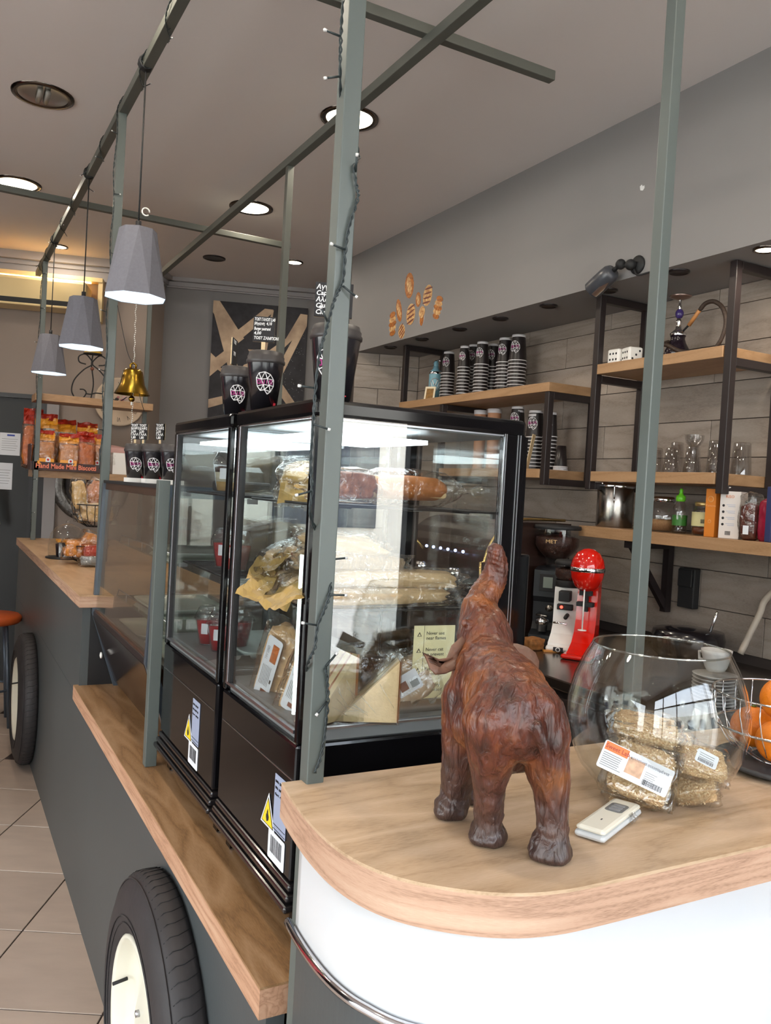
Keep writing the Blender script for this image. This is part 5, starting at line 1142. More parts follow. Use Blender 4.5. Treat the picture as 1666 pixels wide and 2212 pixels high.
def label_on(t, M, L, w_):
    a = MB(); a.prism(rrect(L, w_, .006), 0, .0006, M_paper, M=M); o = a.build('product_label', None, t)
    p = MB(); p.box(L*.12, L*.40, -w_*.36, w_*.05, .0006, .0009, mat('label_food_orange', S(205,110,45), .5, noise_amt=.5, noise_scale=160), M=M); p.box(-L*.42, -L*.34, -w_*.3, w_*.1, .0006, .0009, mat('label_brown', S(120,62,40), .5), M=M)
    for i in range(7): p.box(-L*.28, L*.04, w_*.32-i*w_*.09, w_*.35-i*w_*.09, .0006, .0009, M_greyin, M=M)
    p.box(-L*.2, -L*.14, -w_*.4, -w_*.3, .0006, .0009, M_ink, M=M)
    p.build('label_print', None, o)
    text('label_words', 'ΤΡΙΓΩΝΟ', w_*.2, mat('label_grey_ink', S(120,110,110), .5), o, M @ Matrix.Translation((L*.12, w_*.22, .0008)), ext=.0001)
def long_pack(bot, top, lb, seed):
    bot, top = Vector(bot), Vector(top); x = (top-bot).normalized(); n_ = Vector((-.80, -.6, .12)); n_ = (n_-x*n_.dot(x)).normalized(); y = n_.cross(x)
    c = (bot+top)/2; L2 = (top-bot).length/2
    t = thing('bagged_roll', lb, 'sandwich', tuple(c), rot=Matrix((x, y, n_)).transposed().to_euler())
    blob('bread_roll', t, L2*.86, .034, .017, mat('oat_roll', S(226,184,134), .7, noise_amt=.35, noise_scale=60), seed, .12, sub=3); blob('wrapper_film', t, L2*.98, .041, .0225, M_film, seed+2, .12, sub=3, square=.75)
    label_on(t, frameM((L2*.10, .004, .0265), (1,0,0), (0,1,0)), L2*1.35, .036)
    return t
long_pack((0.59,1.55,1.05), (0.595,1.452,1.238), 'leaning bread roll pack with long white label at the side glass', 61)
long_pack((0.585,1.394,1.071), (0.6,1.327,1.218), 'second leaning roll pack with white label beside the corner light', 65)
t = thing('chocolate_muffin', 'shiny wrapped dark chocolate muffin at the back of the case floor', 'muffin', (0.7217,1.37,1.114)); t.location.z = 1.104; MB().lathe([(0,0),(.030,0),(.036,.03),(.048,.045),(.052,.06),(.040,.078),(.02,.086),(0,.088)], n=28, m=mat('chocolate_cake', S(60,28,22), .35, noise_amt=.4, noise_scale=50, bump=.4, bump_scale=80)).build('cake', None, t); blob('wrapper_film', t, .056, .056, .052, M_film, 71, .12, sub=3, z0=.054)
t = thing('sandwich_packet', 'grey see-through sandwich packet with small label at the right', 'sandwich', (.770, 1.315, 1.150), rot=(R(78), R(-28), R(-6))); blob('filling', t, .050, .038, .012, mat('beige_filling', S(190,160,130), .7, noise_amt=.4, noise_scale=50), 81, .1, sub=3); blob('wrapper_film', t, .062, .05, .018, M_film, 83, .16, sub=3)
MB().prism(rrect(.05, .036, .003), .019, .0196, M_paper).box(-.018, -.002, -.010, .006, .0196, .0199, mat('label_brown','ffffff')).box(.004, .02, -.012, .0, .0196, .0199, M_greyin).build('product_label', None, t)
t = thing('notice_sheet', 'pale yellow instruction sheet with warning symbols behind the case glass', 'notice', (.812, 1.30, 1.122), R(-4))
MB().box(-.035, .05, 0, .001, 0, .135, mat('pale_yellow_card', S(226,216,170), .6)).build('sheet', None, t); MB().box(-.0145, -.0140, -.0004, 0, .0, .135, M_ink).build('column_rule', None, t)
for i, (z, a, b) in enumerate(((.118, 'Never use', 'near flames'), (.088, 'Never cut', 'to prevent'), (.052, 'Put it in', 'cut off air'), (.022, 'Keep dry', 'and closed'))):
    text('notice_print', a+'\n'+b, .009, M_ink, t, frameM((-.010, -.0006, z), (1,0,0), (0,0,1)), ext=.0001)
    MB().prism([(.0055*math.cos(R(q)), .0055*math.sin(R(q))) for q in (90, 210, 330)], 0, .0003, M_ink, M=frameM((-.024, -.0003, z), (1,0,0), (0,0,1))).prism([(.003*math.cos(R(q)), .003*math.sin(R(q))-.0004) for q in (90, 210, 330)], .0003, .0005, mat('pale_yellow_card','ffffff'), M=frameM((-.024, -.0003, z), (1,0,0), (0,0,1))).build('warning_sign', None, t)
# middle case
M_jelly = mat('red_jelly', S(190,22,34), .15, coat=.5)
def tub(x, y, z, lb, kind=0):
    t = thing('dessert_cup', lb, 'dessert', (x, y, z))
    MB().lathe([(0,.001),(.024,0),(.034,.062),(.038,.064)], n=28, m=M_pet).lathe([(.038,.064),(.036,.070),(.026,.092),(.018,.094),(0,.094)], n=28, m=M_pet).build('clear_cup', None, t)
    if kind == 0: MB().lathe([(0,.003),(.0225,.003),(.0315,.058),(0,.058)], n=26, m=M_jelly).build('jelly', None, t)
    else:
        MB().lathe([(0,.003),(.0225,.003),(.0265,.024),(0,.024)], n=26, m=mat('biscuit_layer', S(190,150,90), .7)).build('biscuit_layer', None, t); MB().lathe([(0,.024),(.0265,.024),(.030,.046),(0,.046)], n=26, m=mat('cream_layer', S(235,225,200), .5)).build('cream_layer', None, t); MB().lathe([(0,.046),(.030,.046),(.0315,.056),(.02,.062),(0,.060)], n=26, m=mat('chocolate_cake','ffffff')).build('chocolate_layer', None, t)
    MB().box(-.0385,-.037,-.012,.004,.03,.055,M_paper,M=Matrix.Rotation(R(50),4,'Z')).build('label_strip', None, t)
    return t
tub(.615, 1.93, 1.2965, 'red jelly cup on the middle shelf of the second case'); tub(.620, 1.86, 1.2965, 'second red jelly cup on the middle shelf, behind the door post'); 
tub(.600, 1.985, 1.1015, 'red jelly cup at the left of the second case floor'); tub(.605, 1.90, 1.1015, 'red jelly cup at the right of the second case floor'); tub(.66, 1.94, 1.1015, 'red jelly cup behind the two on the second case floor')
t = tub(.60, 1.86, 1.385, 'layered cream and chocolate dessert cup in the second case', 1); t.location.z = 1.476; t.location.y = 1.90
t = thing('salad_tray', 'black food tray with clear domed lid on the top shelf of the second case', 'tray', (.66, 1.975, 1.4765)); MB().box(-.06,.06,-.05,.05,0,.026,M_rub,b=.006).build('tray_base', None, t); MB().lathe([(.062,.026),(.056,.05),(.045,.062),(0,.064)], n=4, m=M_pet, sm=False, M=Matrix.Rotation(R(45),4,'Z')).build('clear_lid', None, t)
tray(.73, 1.93, 1.1015, .2, .28, 'white oval tray on the floor of the second case')

# ================================================================ big takeaway cups and chalk signs on the cases
M_lid = mat('black_cup_lid', S(50,46,46), .45); M_cupg = mat('black_gloss_cup', S(32,30,34), .22, coat=.3); M_slate = mat('chalk_slate', S(30,28,30), .8); M_chalk = mat('chalk_white', S(225,225,225), .9); M_bw = mat('birch_wood', 'ffffff')
def bigcup(x, y, z, r, h, lb, ang=R(240), base_white=False, red=True, qr=False):
    t = thing('takeaway_cup', lb, 'cup', (x, y, z)); rb = r*.68
    MB().lathe([(0,.003),(rb-.003,.003),(rb,.0),(r,h)], n=32, m=M_cupg).build('cup_body', None, t)
    MB().lathe([(r,h-.004),(r*1.05,h-.002),(r*1.06,h+.003),(r*1.0,h+.006),(r*1.01,h+.011),(r*.97,h+.013),(r*.93,h+.020),(r*.87,h+.021),(r*.84,h+.018),(0,h+.018)], n=32, m=M_lid).build('cup_lid', None, t)
    logo(t, (rb+r)*.5, h*.56, ang, r*.50, (r-rb)/h)
    if red: MB().box(-.003,.003,-.0006,.0006,0,.006,M_redp).box(-.006,.006,-.0006,.0006,-.004,-.002,M_redp).build('small_print', None, t).matrix_local = Matrix.Translation((math.cos(ang+.9)*(rb+(r-rb)*.12+.0006), math.sin(ang+.9)*(rb+(r-rb)*.12+.0006), h*.12)) @ Matrix.Rotation(ang+.9+R(90), 4, 'Z')
    return t
bigcup(.577, 1.615, 1.6455, .037, .100, 'middle black takeaway cup with white wire logo, on the near case', R(250))
bigcup(.592, 1.850, 1.6455, .0350, .096, 'left black takeaway cup with logo, on the second case', R(262))
bigcup(.592, 1.310, 1.6455, .043, .110, 'largest black takeaway cup, half hidden behind the near post', R(226))
tag(MB().box(-.006,.006,-.0006,.0006,-.008,.008,mat('pale_blue_sticker', S(175,215,235), .5)).build('blue_sticker', None, bpy.data.objects['takeaway_cup.002'], (math.cos(R(250))*.0335, math.sin(R(250))*.0335, .022), (0,0,R(250+90))))
def chalk(x, y, z, w_, h_, rz, lines, stick, lb, sz, scr=True):
    t = thing('chalk_sign', lb, 'sign', (x, y, z), rz)
    MB().box(-w_/2, w_/2, 0, .003, stick, stick+h_, M_slate, b=.0008).build('slate', None, t); MB().box(-w_/2, w_/2, .003, .005, stick, stick+h_, M_bw).build('wood_back', None, t)
    MB().box(-.004, .004, .0005, .004, 0, stick, M_bw).build('stick', None, t)
    for i, s_ in enumerate(lines): text('chalk_line', s_, sz, M_chalk, t, frameM((-w_/2+.002, -.0005, stick+h_-sz*1.05-(h_-sz*.5)/len(lines)*i), (1, 0, .05*(i%2)), (0, 0, 1)), ext=.0002, bold=sz*.02, sx=min(1, (w_-.004)/(len(s_)*sz*.52)), font_shear=.15)
    return t
chalk(.580, 1.645, 1.764, .044, .052, R(-24), ['TOST ΓΑΛΟΠ 2,40', 'Ρίγανη  4,10', 'Burger pastrami', '4,00', 'TOST ΖΑΜΠΟΝ'], .028, 'square black chalk price sign standing in the middle cup', .0085)
chalk(.590, 1.86, 1.755, .055, .060, R(62), ['TOST', 'ΤΥΡΙ'], .012, 'chalk sign seen edge-on, in the left cup', .012)
chalk(.595, 1.335, 1.772, .066, .060, R(-24), ['Αγγλικό', 'Capri', 'Αλάτι', 'Club Ζω', 'Club Σα'], .024, 'chalk price sign in the largest cup, cut by the near post', .0115)
# cups on the slanted case
for i, (x, y, lb) in enumerate(((.552, 2.70, 'left black cup on the slanted case, with logo'), (.585, 2.60, 'right black cup on the slanted case, with logo'), (.622, 2.52, 'third black cup behind, hidden by the grey stub post'))):
    t = bigcup(x, y, 1.484, .037, .098, lb, R(255))
    B('white_box_base', M_wht, t, -.03, .03, -.03, .03, -.0015, .012)
for i, (x, y, z, lb) in enumerate(((.545, 2.70, 1.606, 'left small striped chalk sign above the slanted case cups'), (.566, 2.68, 1.606, 'middle small striped chalk sign above the slanted case cups'), (.600, 2.60, 1.606, 'right small striped chalk sign above the slanted case cups'))):
    t = thing('chalk_sign', lb, 'sign', (x, y, z), R(-12+6*i)); MB().box(-.014,.014,0,.003,.012,.062,M_slate).build('slate', None, t); MB().box(.010,.0145,.0,.006,.012,.062,M_bw).build('wood_edge', None, t); MB().box(-.003,.003,.001,.003,0,.012,M_bw).build('stick', None, t)
    for k in range(5): text('chalk_line', ['TOST','ΚΑΦΕ','2,50','ΓΑΛΑ','1,80'][k], .0105, M_chalk, t, frameM((-.013,-.0005,.052-.0095*k), (1,0,.06), (0,0,1)), ext=.0002, bold=.0003, sx=.8)
# ================================================================ rack at the far end: two shelves with snacks
for z, lb, x1 in ((1.985, 'upper oak shelf of the far rack, below the iron candle stand', 1.235), (1.508, 'lower oak shelf of the far rack carrying the snack box', 1.235)):
    tag(MB().box(0, x1-.515, 0, .24, -.045, 0, M_oaks, b=.002).build('shelf_board', None, None, (.515, 5.592, z)), lb, 'shelf')
sb = thing('snack_box', 'dark brown display box lettered Hand Made Mini Biscotti, full of snack bags', 'box', (.50, 5.30, 1.5085)); 
MD = mat('dark_brown_card', S(58,34,32), .5)
MB().box(0,.42,0,.004,0,.052,MD).box(0,.004,.004,.30,0,.16,MD).box(.416,.42,.004,.30,0,.16,MD).box(0,.42,.30,.304,0,.16,MD).box(.004,.416,.004,.30,0,.004,MD).build('tray_box', None, sb)
text('box_words', 'Hand Made Mini Biscotti', .042, mat('salmon_letters', S(235,130,100), .5), sb, frameM((.03,-.0012,.014), (1,0,0), (0,0,1)), ext=.0004, bold=.0008, sx=.86)
sb.location = (.50, 5.56, 1.5085)
M_bisc = mat('amber_biscuit', S(200,126,50), .6, noise_amt=.45, noise_scale=35); M_bagred = mat('red_bag_print', S(176,44,26), .3, noise_amt=.4, noise_scale=25); M_bagyel = mat('yellow_bag_print', S(224,150,40), .3)
def snackbag(x, y, z, w_, h_, lb, kind, seed, rz=0, grp=None):
    t = thing('snack_bag', lb, 'snack bag', (x, y, z), rot=(R(-6), 0, rz), group=grp); kind = kind or (1 if seed % 10 else 0)
    blob('biscuits', t, w_*.40, .022, h_*.33, M_bisc, seed, .25, sub=3, z0=h_*.40); blob('wrapper_film', t, w_*.47, .034, h_*.42, M_film if kind else M_filmr, seed+3, .18, sub=3, square=.75, z0=h_*.44)
    sheet(t, 'bag_crest', w_*.9, h_*.22, M_bagyel if kind else M_bagred, seed, Matrix.Translation((0,-.004,h_*.90)) @ Matrix.Rotation(R(80),4,'X'), 10, 4, .014); sheet(t, 'bag_header', w_*.9, h_*.13, M_bagred, seed+2, Matrix.Translation((0,0,h_*1.02)) @ Matrix.Rotation(R(70),4,'X'), 10, 3, .016)
    if kind: MB().prism(rrect(w_*.75,h_*.16,.006), 0, .001, M_bagyel if kind == 1 else M_bagred, M=frameM((0,-.040,h_*.20),(1,0,0),(0,0,1))).build('front_band', None, t); MB().prism(rrect(w_*.22,h_*.2,.012), .001, .002, M_paper, M=frameM((w_*.1,-.040,h_*.22),(1,0,0),(0,0,1))).lathe([(0,0),(.007,0),(.007,.0006),(0,.0008)], n=14, m=M_redp, M=frameM((w_*.1,-.0423,h_*.25),(1,0,0),(0,0,1))).build('front_label', None, t)
    return t
for i, (x, y, w_, h_, kd, rz, lb) in enumerate(((.585,5.60,.13,.23,1,.1,'snack bag with orange band and white label at the left of the box'),(.725,5.60,.13,.22,1,-.1,'second snack bag with white label in the box'),(.60,5.70,.15,.33,1,.0,'tall snack bag with yellow crest behind the first one'),(.72,5.72,.15,.31,0,.15,'tall red-topped bag in the back row of the box'),(.83,5.62,.12,.24,0,.05,'clear red bag with round biscuit in the right half'),(.85,5.72,.14,.30,1,-.1,'yellow-crested bag in the back row, right half'),(.53,5.78,.13,.36,0,.0,'tallest red bag at the back left corner'),(.90,5.66,.12,.23,0,-.2,'red bag at the right end of the box, by the left post'))):
    snackbag(x, y, 1.5135, w_, h_, lb, kd, 100+i*5, rz)
# white box and cellophane bag right of the left post
tag(MB().box(0,.17,0,.09,0,.14,M_wht,b=.002).build('white_box', None, None, (1.00,5.62,1.5085)), 'plain white box on the lower rack shelf behind the bead chain', 'box')
tag(blob('cellophane_bag', None, .06, .04, .07, M_film, 141, .25, sub=3, z0=.07), 'empty-looking clear cellophane bag in front of the white box', 'bag'); bpy.data.objects['cellophane_bag'].location = (.955, 5.66, 1.5085)
tag(blob('pink_bag', None, .11, .04, .09, mat('pale_pink_cloth', S(190,150,145), .8), 145, .2, sub=3, z0=.09), 'pale pink bag behind the white box on the rack', 'bag'); bpy.data.objects['pink_bag'].location = (1.02, 5.76, 1.5085)
# iron candle stand with yellow shade
cs_ = thing('candle_stand', 'scrolled black iron candle stand with yellow cone shade on the upper rack shelf', 'candle stand', (.86, 5.72, 1.9855)); w = MB()
def vw(pts, r=.0045): w.tube([Vector((a, 0, b)) for a, b in [(p.x, p.y) for p in spline([(x, z, 0) for x, z in pts], 6)]], r, 6, M_rub)
vw([(-.10,.0),(-.12,.05),(-.105,.12),(-.05,.19),(-.0,.23),(-.02,.27),(-.05,.29),(-.085,.27),(-.08,.235),(-.04,.225)]); vw([(.10,.0),(.12,.05),(.105,.12),(.05,.19),(.0,.23),(.02,.27),(.05,.29),(.085,.27),(.08,.235),(.04,.225)]); vw([(.0,.0),(.012,.1),(.0,.19),(-.005,.23),(0,.29)])
vw([(-.07,.06),(-.045,.06),(-.03,.04),(-.045,.01),(-.06,.005)]); vw([(-.03,.035),(.0,.035),(.03,.045),(.07,.045)]); w.sph((.0,0,.20), .012, mat('rust_iron', S(110,60,40), .6), 10); w.build('iron_scrolls', None, cs_)
MB().lathe([(.06,.295),(.058,.299),(0,.299)], n=24, m=M_rub).build('drip_tray', None, cs_); MB().lathe([(.055,.30),(.05,.31),(.025,.41),(.018,.43),(0,.43)], n=24, m=mat('amber_glass_shade', S(200,160,60), .4)).build('shade', None, cs_)
# wall clock
nW = Vector((-.311, -.95, 0)); tW = Vector((.951, -.309, 0))
ck = thing('wall_clock', 'round cream wall clock with roman numerals and a floral centre', 'clock', (1.115, 6.105, 2.02), rot=(0,0,math.atan2(-.309,.951)))
Mc = frameM((0,0,0),(1,0,0),(0,0,1))
MB().lathe([(0,0),(.165,0),(.172,.008),(.170,.018),(.158,.020),(.155,.015),(0,.015)], n=48, m=mat('clock_cream', S(214,192,168), .6, noise_amt=.1), M=Mc).build('face', None, ck)
for k, s_ in enumerate(('XII','I','II','III','IIII','V','VI','VII','VIII','IX','X','XI')):
    a_ = R(90-30*k); text('numeral', s_, .045, M_ink, ck, frameM((.125*math.cos(a_), -.0156, .125*math.sin(a_)), (math.sin(a_),0,-math.cos(a_)), (math.cos(a_),0,math.sin(a_))) @ Matrix.Translation((0,-.016,0)), ext=.0004, align='CENTER', sx=.6)
fl_m = MB(); rn = random.Random(9)
for k in range(16): a_, r_ = rn.uniform(0,6.3), rn.uniform(.01,.065); fl_m.sph((r_*math.cos(a_), -.017, r_*math.sin(a_)*.6), rn.uniform(.009,.017), rn.choice((mat('rose_pink', S(196,130,130), .6), mat('deep_rose', S(150,70,80), .6), mat('leaf_dark', S(50,46,44), .7), mat('pale_rose', S(222,186,180), .6))), 10, (1,.15,.8))
fl_m.build('floral_print', None, ck); MB().box(-.002,.06,-.022,-.019,-.003,.003,M_ink,M=Matrix.Rotation(R(-38),4,'Y')).box(-.08,.01,-.024,-.022,-.002,.002,M_ink,M=Matrix.Rotation(R(20),4,'Y')).build('clock_hands', None, ck)
# silver framed round mirror low on the far wall
mr = thing('round_mirror', 'round mirror in an embossed silver frame below the rack', 'mirror', (.955, 6.165, 1.42), rot=(0,0,math.atan2(-.309,.951)))
MB().lathe([(.17,0),(.175,.02),(.20,.028),(.225,.024),(.255,.02),(.262,.008),(.262,0)], n=56, m=mat('tarnished_silver', S(120,116,112), .35, .9, noise_amt=.5, noise_scale=45, bump=.6, bump_scale=60), M=Mc).build('embossed_frame', None, mr); MB().lathe([(0,.006),(.172,.006)], n=48, m=mat('mirror_dark', S(60,58,58), .05, 1), M=Mc).build('mirror_glass', None, mr)
# air conditioner in its lit box
ac = thing('air_conditioner', 'cream split air conditioner under a warm-lit ledge at the far left', 'air conditioner', (.63, 6.23, 2.60), rot=(0,0,math.atan2(-.309,.951)))
M_acw = mat('cream_ac_plastic', S(214,190,140), .4)
MB().box(-.62,.28,-.20,.02,0,.19,M_acw,b=.02).build('casing', None, ac); MB().box(-.60,.26,-.206,-.19,.012,.045,M_rub).build('air_slot', None, ac); MB().box(-.60,.26,-.215,-.19,-.004,.010,M_acw,b=.003).build('louvre', None, ac)
hb = thing('lit_ledge', 'cream ledge above the air conditioner glowing with warm light', 'ledge', (.63, 6.23, 2.855), rot=(0,0,math.atan2(-.309,.951)))
MB().box(-.70,.36,-.06,.02,-.03,.0,M_acw,b=.003).box(.33,.36,-.05,.02,-.30,-.03,M_acw).build('ledge_board', None, hb)
MB().box(-.65,.28,-.052,-.030,-.040,-.031,mat('warm_strip', S(255,210,120), .5, emit=(1,.62,.2,1), est=10)).build('light_strip', None, hb)
# papers on the dark door
for i, (x, z, w_, h_, lb) in enumerate(((-.055,1.60,.135,.155,'upper white paper with a blue heading taped on the dark door'),(-.085,1.36,.11,.185,'lower printed white paper taped on the dark door'))):
    t = thing('door_paper', lb, 'paper', (.48, 6.33, 0), rot=(0,0,math.atan2(-.311,.95))); B('sheet', M_paper, t, x-w_/2, x+w_/2, .028, .0295, z, z+h_)
    p = MB()
    for k in range(6): p.box(x-w_*.4, x+w_*(.38-.05*(k%3)), .0272, .0279, z+h_*.72-h_*.1*k, z+h_*.735-h_*.1*k, M_greyin)
    if i == 0: p.box(x-.02, x+.03, .0268, .0279, z+h_-.022, z+h_-.010, mat('blue_print', S(40,60,150), .5))
    p.build('print', None, t)
tag(MB().prism([(0,0),(.05,0),(.02,.24),(-.05,.26)], 0, .003, mat('dull_yellow_cloth', S(150,140,90), .8), M=frameM((.345,6.30,1.12),(.951,-.309,0),(0,0,1))).build('yellow_cloth', None, None), 'dull yellow cloth hanging at the left picture edge', 'cloth')
# stool
so_ = thing('bar_stool', 'orange-seated stool with thin metal legs at the far left', 'stool', (.30, 5.35, 0))
MB().lathe([(0,.60),(.16,.60),(.175,.615),(.175,.635),(.16,.65),(0,.655)], n=32, m=mat('orange_seat', S(190,84,34), .5)).build('seat', None, so_)
for k in range(4): a_ = R(45+90*k); MB().cyl((.12*math.cos(a_),.12*math.sin(a_),.60), (.17*math.cos(a_),.17*math.sin(a_),0), .011, n=10, m=M_sg).build('leg', None, so_)
MB().tube([(.15*math.cos(2*PI*k/24),.15*math.sin(2*PI*k/24),.22) for k in range(24)], .007, 6, M_sg, closed=True).build('foot_ring', None, so_)
# wire baskets with snacks on the far counter, glass dome behind
def wirebowl(x, y, z, r, h, lb, base):
    t = thing('wire_basket', lb, 'basket', (x, y, z)); w = MB()
    for rr, zz in ((r,h),(r*.35,.006)): w.tube([(rr*math.cos(2*PI*k/32), rr*math.sin(2*PI*k/32), zz) for k in range(32)], .0028, 5, M_rub, closed=True)
    for k in range(18): a_ = 2*PI*k/18; w.tube([(r*f*math.cos(a_), r*f*math.sin(a_), g) for f, g in ((1,h),(.93,h*.6),(.72,h*.25),(.35,.006))], .002, 5, M_rub)
    w.build('wire_frame', None, t)
    if base: MB().cyl((r*1.05,0,0), (r*1.05,0,base), .005, n=8, m=M_rub).build('stand_rod', None, t)
    return t
wirebowl(.64, 4.20, 1.075, .105, .085, 'lower black wire basket on the far counter with orange snack bags', 0)
wirebowl(.70, 4.34, 1.235, .115, .115, 'upper black wire basket with pretzel bags, near the left post', 0)
tag(MB().cyl((.745,4.24,1.075),(.745,4.24,1.42), .005, n=8, m=M_rub).build('basket_stand', None, None), 'thin black rod holding the upper wire basket', 'stand')
M_pret = mat('pale_pretzel', S(214,176,116), .6, noise_amt=.3, noise_scale=30); M_gum = mat('orange_snack_sticks', S(224,140,36), .5, noise_amt=.5, noise_scale=50)
def loose(x, y, z, sx, sy, sz, m, lb, seed, rot=(0,0,0), film=M_film):
    t = thing('snack_bag', lb, 'snack bag', (x, y, z), rot=rot); blob('snacks', t, sx, sy, sz, m, seed, .3, sub=3); blob('wrapper_film', t, sx*1.3, sy*1.3, sz*1.3, film, seed+1, .25, sub=3, square=.7); return t
loose(.615, 4.30, 1.395, .028, .026, .065, M_pret, 'slim bag with a pale stick snack standing in the upper basket', 201, (.1,-.15,0)); loose(.70, 4.32, 1.400, .05, .035, .055, M_crust, 'bag of brown pastries leaning in the upper basket', 204, (0,.5,0)); loose(.70, 4.34, 1.315, .07, .06, .045, M_pret, 'bag of pretzels filling the upper basket', 207); 
loose(.60, 4.16, 1.145, .055, .045, .036, M_gum, 'clear bag of orange snack sticks in the lower basket', 211); loose(.66, 4.15, 1.165, .045, .04, .045, M_bisc, 'bag of brown biscuits on the right of the lower basket', 214, (0,.4,0)); loose(.645, 4.06, 1.135, .030, .026, .030, M_bagred, 'small red snack packet at the front of the lower basket', 217, film=M_filmr); loose(.635, 4.02, 1.10, .035, .03, .020, M_greyin, 'crumpled clear packet lying on the far counter', 219)
gd = thing('glass_dome', 'clear glass dome over dark sweets behind the lower wire basket', 'dome', (.585, 4.42, 1.0735)); MB().lathe([(.088,0),(.090,.06),(.080,.12),(.055,.155),(.02,.17),(0,.172)], n=32, m=M_bowl).build('dome', None, gd); MB().sph((0,0,.182), .011, M_bowl, 12).build('dome_knob', None, gd); MB().lathe([(0,.01),(.05,.01),(.055,.07),(0,.08)], n=20, m=mat('dark_sweets', S(50,36,40), .4, noise_amt=.5, noise_scale=60)).box(-.05,.05,-.04,.04,.08,.092,M_bagyel,b=.003).build('sweets', None, gd); MB().lathe([(0,0),(.1,0),(.1,.006),(0,.008)], n=30, m=M_blackm).build('base_plate', None, gd)
# ================================================================ painting on the far right wall: black canvas, cream crossing bands
dW = Vector((2.624-1.453, 5.907-6.345, 0)).normalized(); P0 = Vector((1.453, 6.345, 0))
pt = thing('painting', 'large black canvas with cream marbled bands crossing in star shapes', 'painting', tuple(P0+dW*.355+Vector((0,0,1.90))), rot=(0,0,math.atan2(dW.y,dW.x)))
MB().box(0,.71,-.035,-.003,0,.955,mat('star_canvas', S(22,20,24), .7, col2=S(44,42,48), noise_scale=18, detail=8)).build('canvas', None, pt)
M_band = mat('cream_marble_band', S(196,170,142), .6, col2=S(150,125,104), noise_scale=9, detail=8)
U = lambda px_, py_: ((px_-135)/1210*.71, .955-(py_-195)/1450*.955)
def bandp(pts, k):
    MB().prism([U(*p) for p in pts], 0, .0012, M_band, M=frameM((0,-.035-.0003*k,0),(1,0,0),(0,0,1))).build('painted_band', None, pt)
for k, pts in enumerate([[(135,195),(215,195),(545,600),(430,690),(135,330)], [(135,200),(205,240),(520,1010),(440,1060),(360,940),(135,300)], [(790,240),(900,245),(870,300),(470,640),(345,680),(300,640)], [(1250,265),(1340,270),(1340,400),(1010,720),(900,900),(700,840),(1080,560)], [(1250,330),(1340,330),(1340,400),(1050,1000),(960,960),(1200,500)], [(600,720),(720,720),(900,900),(1280,1340),(1270,1400),(1150,1340)], [(880,270),(905,250),(840,740),(760,760)], [(95,790),(200,840),(300,760),(440,690),(440,800),(90,1060)], [(95,890),(330,980),(290,1010),(90,920)], [(80,1320),(320,1270),(420,1330),(75,1420)], [(65,1560),(420,1540),(420,1640),(65,1660)], [(700,1440),(1190,1380),(1290,1330),(1285,1440),(700,1560)], [(440,1060),(560,900),(700,840),(760,900),(620,1100)]]):
    bandp([(max(135, min(1345, x)), max(195, min(1645, y))) for x, y in pts], k)
sp_ = MB(); rn = random.Random(2)
for k in range(90): x, z = rn.uniform(.45,.70), rn.uniform(.25,.75); sp_.box(x, x+.002, -.0358, -.0351, z, z+.002, M_chalk)
sp_.build('paint_specks', None, pt)['kind'] = 'stuff'
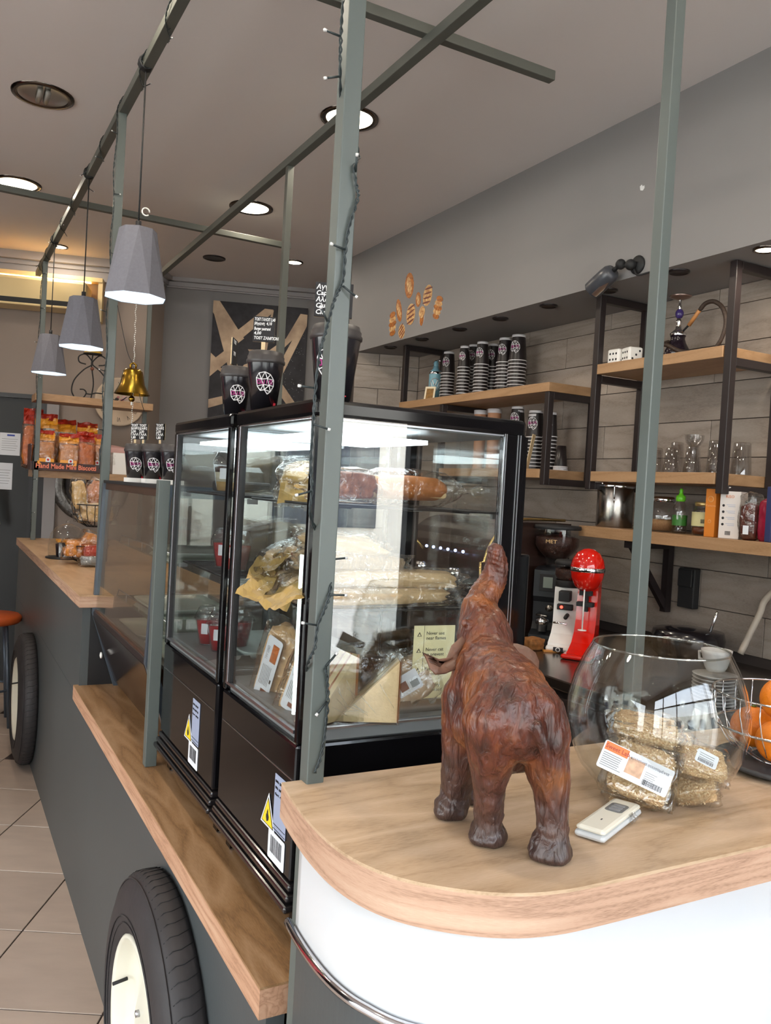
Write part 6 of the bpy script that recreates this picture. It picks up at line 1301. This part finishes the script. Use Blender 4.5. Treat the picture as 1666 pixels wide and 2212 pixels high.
# ================================================================ pastry stickers on the soffit face
M_pa = [mat('pastry_print_amber', S(196,120,40), .5, col2=S(120,62,22), noise_scale=70, detail=5), mat('pastry_print_cream', S(226,190,130), .5, col2=S(160,96,44), noise_scale=60), mat('pastry_print_choc', S(110,54,40), .5)]
def decal(px3, w_, h_, ang, kind, lb):
    t = thing('pastry_sticker', lb, 'sticker', (2.3098, px3[1], px3[2])); F = frameM((0,0,0), (0,-1,0), (0,0,1)) @ Matrix.Rotation(R(ang), 4, 'Z')
    def el(cx, cz, a, b, m, z, rot=0): return MB().prism([(cx+a*math.cos(q)*math.cos(rot)-b*math.sin(q)*math.sin(rot), cz+a*math.cos(q)*math.sin(rot)+b*math.sin(q)*math.cos(rot)) for q in [2*PI*i/18 for i in range(18)]], z, z+.0006, m, M=F)
    el(0,0,w_/2+.0012,h_/2+.0012,M_corn,0).build('white_border', None, t)
    if kind == 'croissant':
        for k in range(5): el(0,(k-2)*h_*.19,w_*(.5-.06*abs(k-2)),h_*.13,M_pa[0] if k % 2 == 0 else M_pa[1],.0008+.0003*k).build('pastry_fold', None, t)
    elif kind == 'striped':
        el(0,0,w_/2,h_/2,M_pa[1],.0008).build('pastry_shape', None, t)
        for k in range(4): el(0,(k-1.5)*h_*.22,w_*.42,h_*.045,M_pa[2],.0015,.25).build('chocolate_stripe', None, t)
    elif kind == 'muffin':
        el(0,-h_*.15,w_*.32,h_*.35,M_pa[0],.0008).build('muffin_base', None, t); el(0,h_*.18,w_*.5,h_*.3,M_pa[1],.0013).build('muffin_top', None, t)
    else:
        el(0,0,w_/2,h_/2,M_pa[0],.0008).build('pastry_shape', None, t); el(0,0,w_*.25,h_*.36,M_pa[1],.0013,.2).build('pastry_highlight', None, t)
for p, w_, h_, a, kd, lb in (((0,4.145,2.668),.10,.150,12,'roll','top braided brown pastry sticker on the soffit face'),((0,3.935,2.575),.095,.115,-15,'striped','striped croissant sticker at the upper right of the sticker cluster'),((0,4.035,2.570),.055,.085,10,'roll','small pale pastry sticker in the upper middle of the cluster'),((0,4.250,2.545),.06,.145,20,'roll','slim brown roll sticker at the left of the cluster'),((0,4.110,2.500),.10,.12,0,'striped','chocolate-striped bun sticker in the cluster centre'),((0,3.985,2.472),.065,.11,0,'muffin','muffin-shaped pastry sticker right of the centre'),((0,3.820,2.490),.09,.12,-20,'croissant','golden layered pastry sticker at the right of the cluster'),((0,4.320,2.478),.09,.14,5,'croissant','layered croissant sticker at the lower left of the cluster'),((0,4.205,2.418),.075,.085,25,'striped','small brown bun sticker at the bottom of the cluster')):
    decal(p, w_, h_, a, kd, lb)
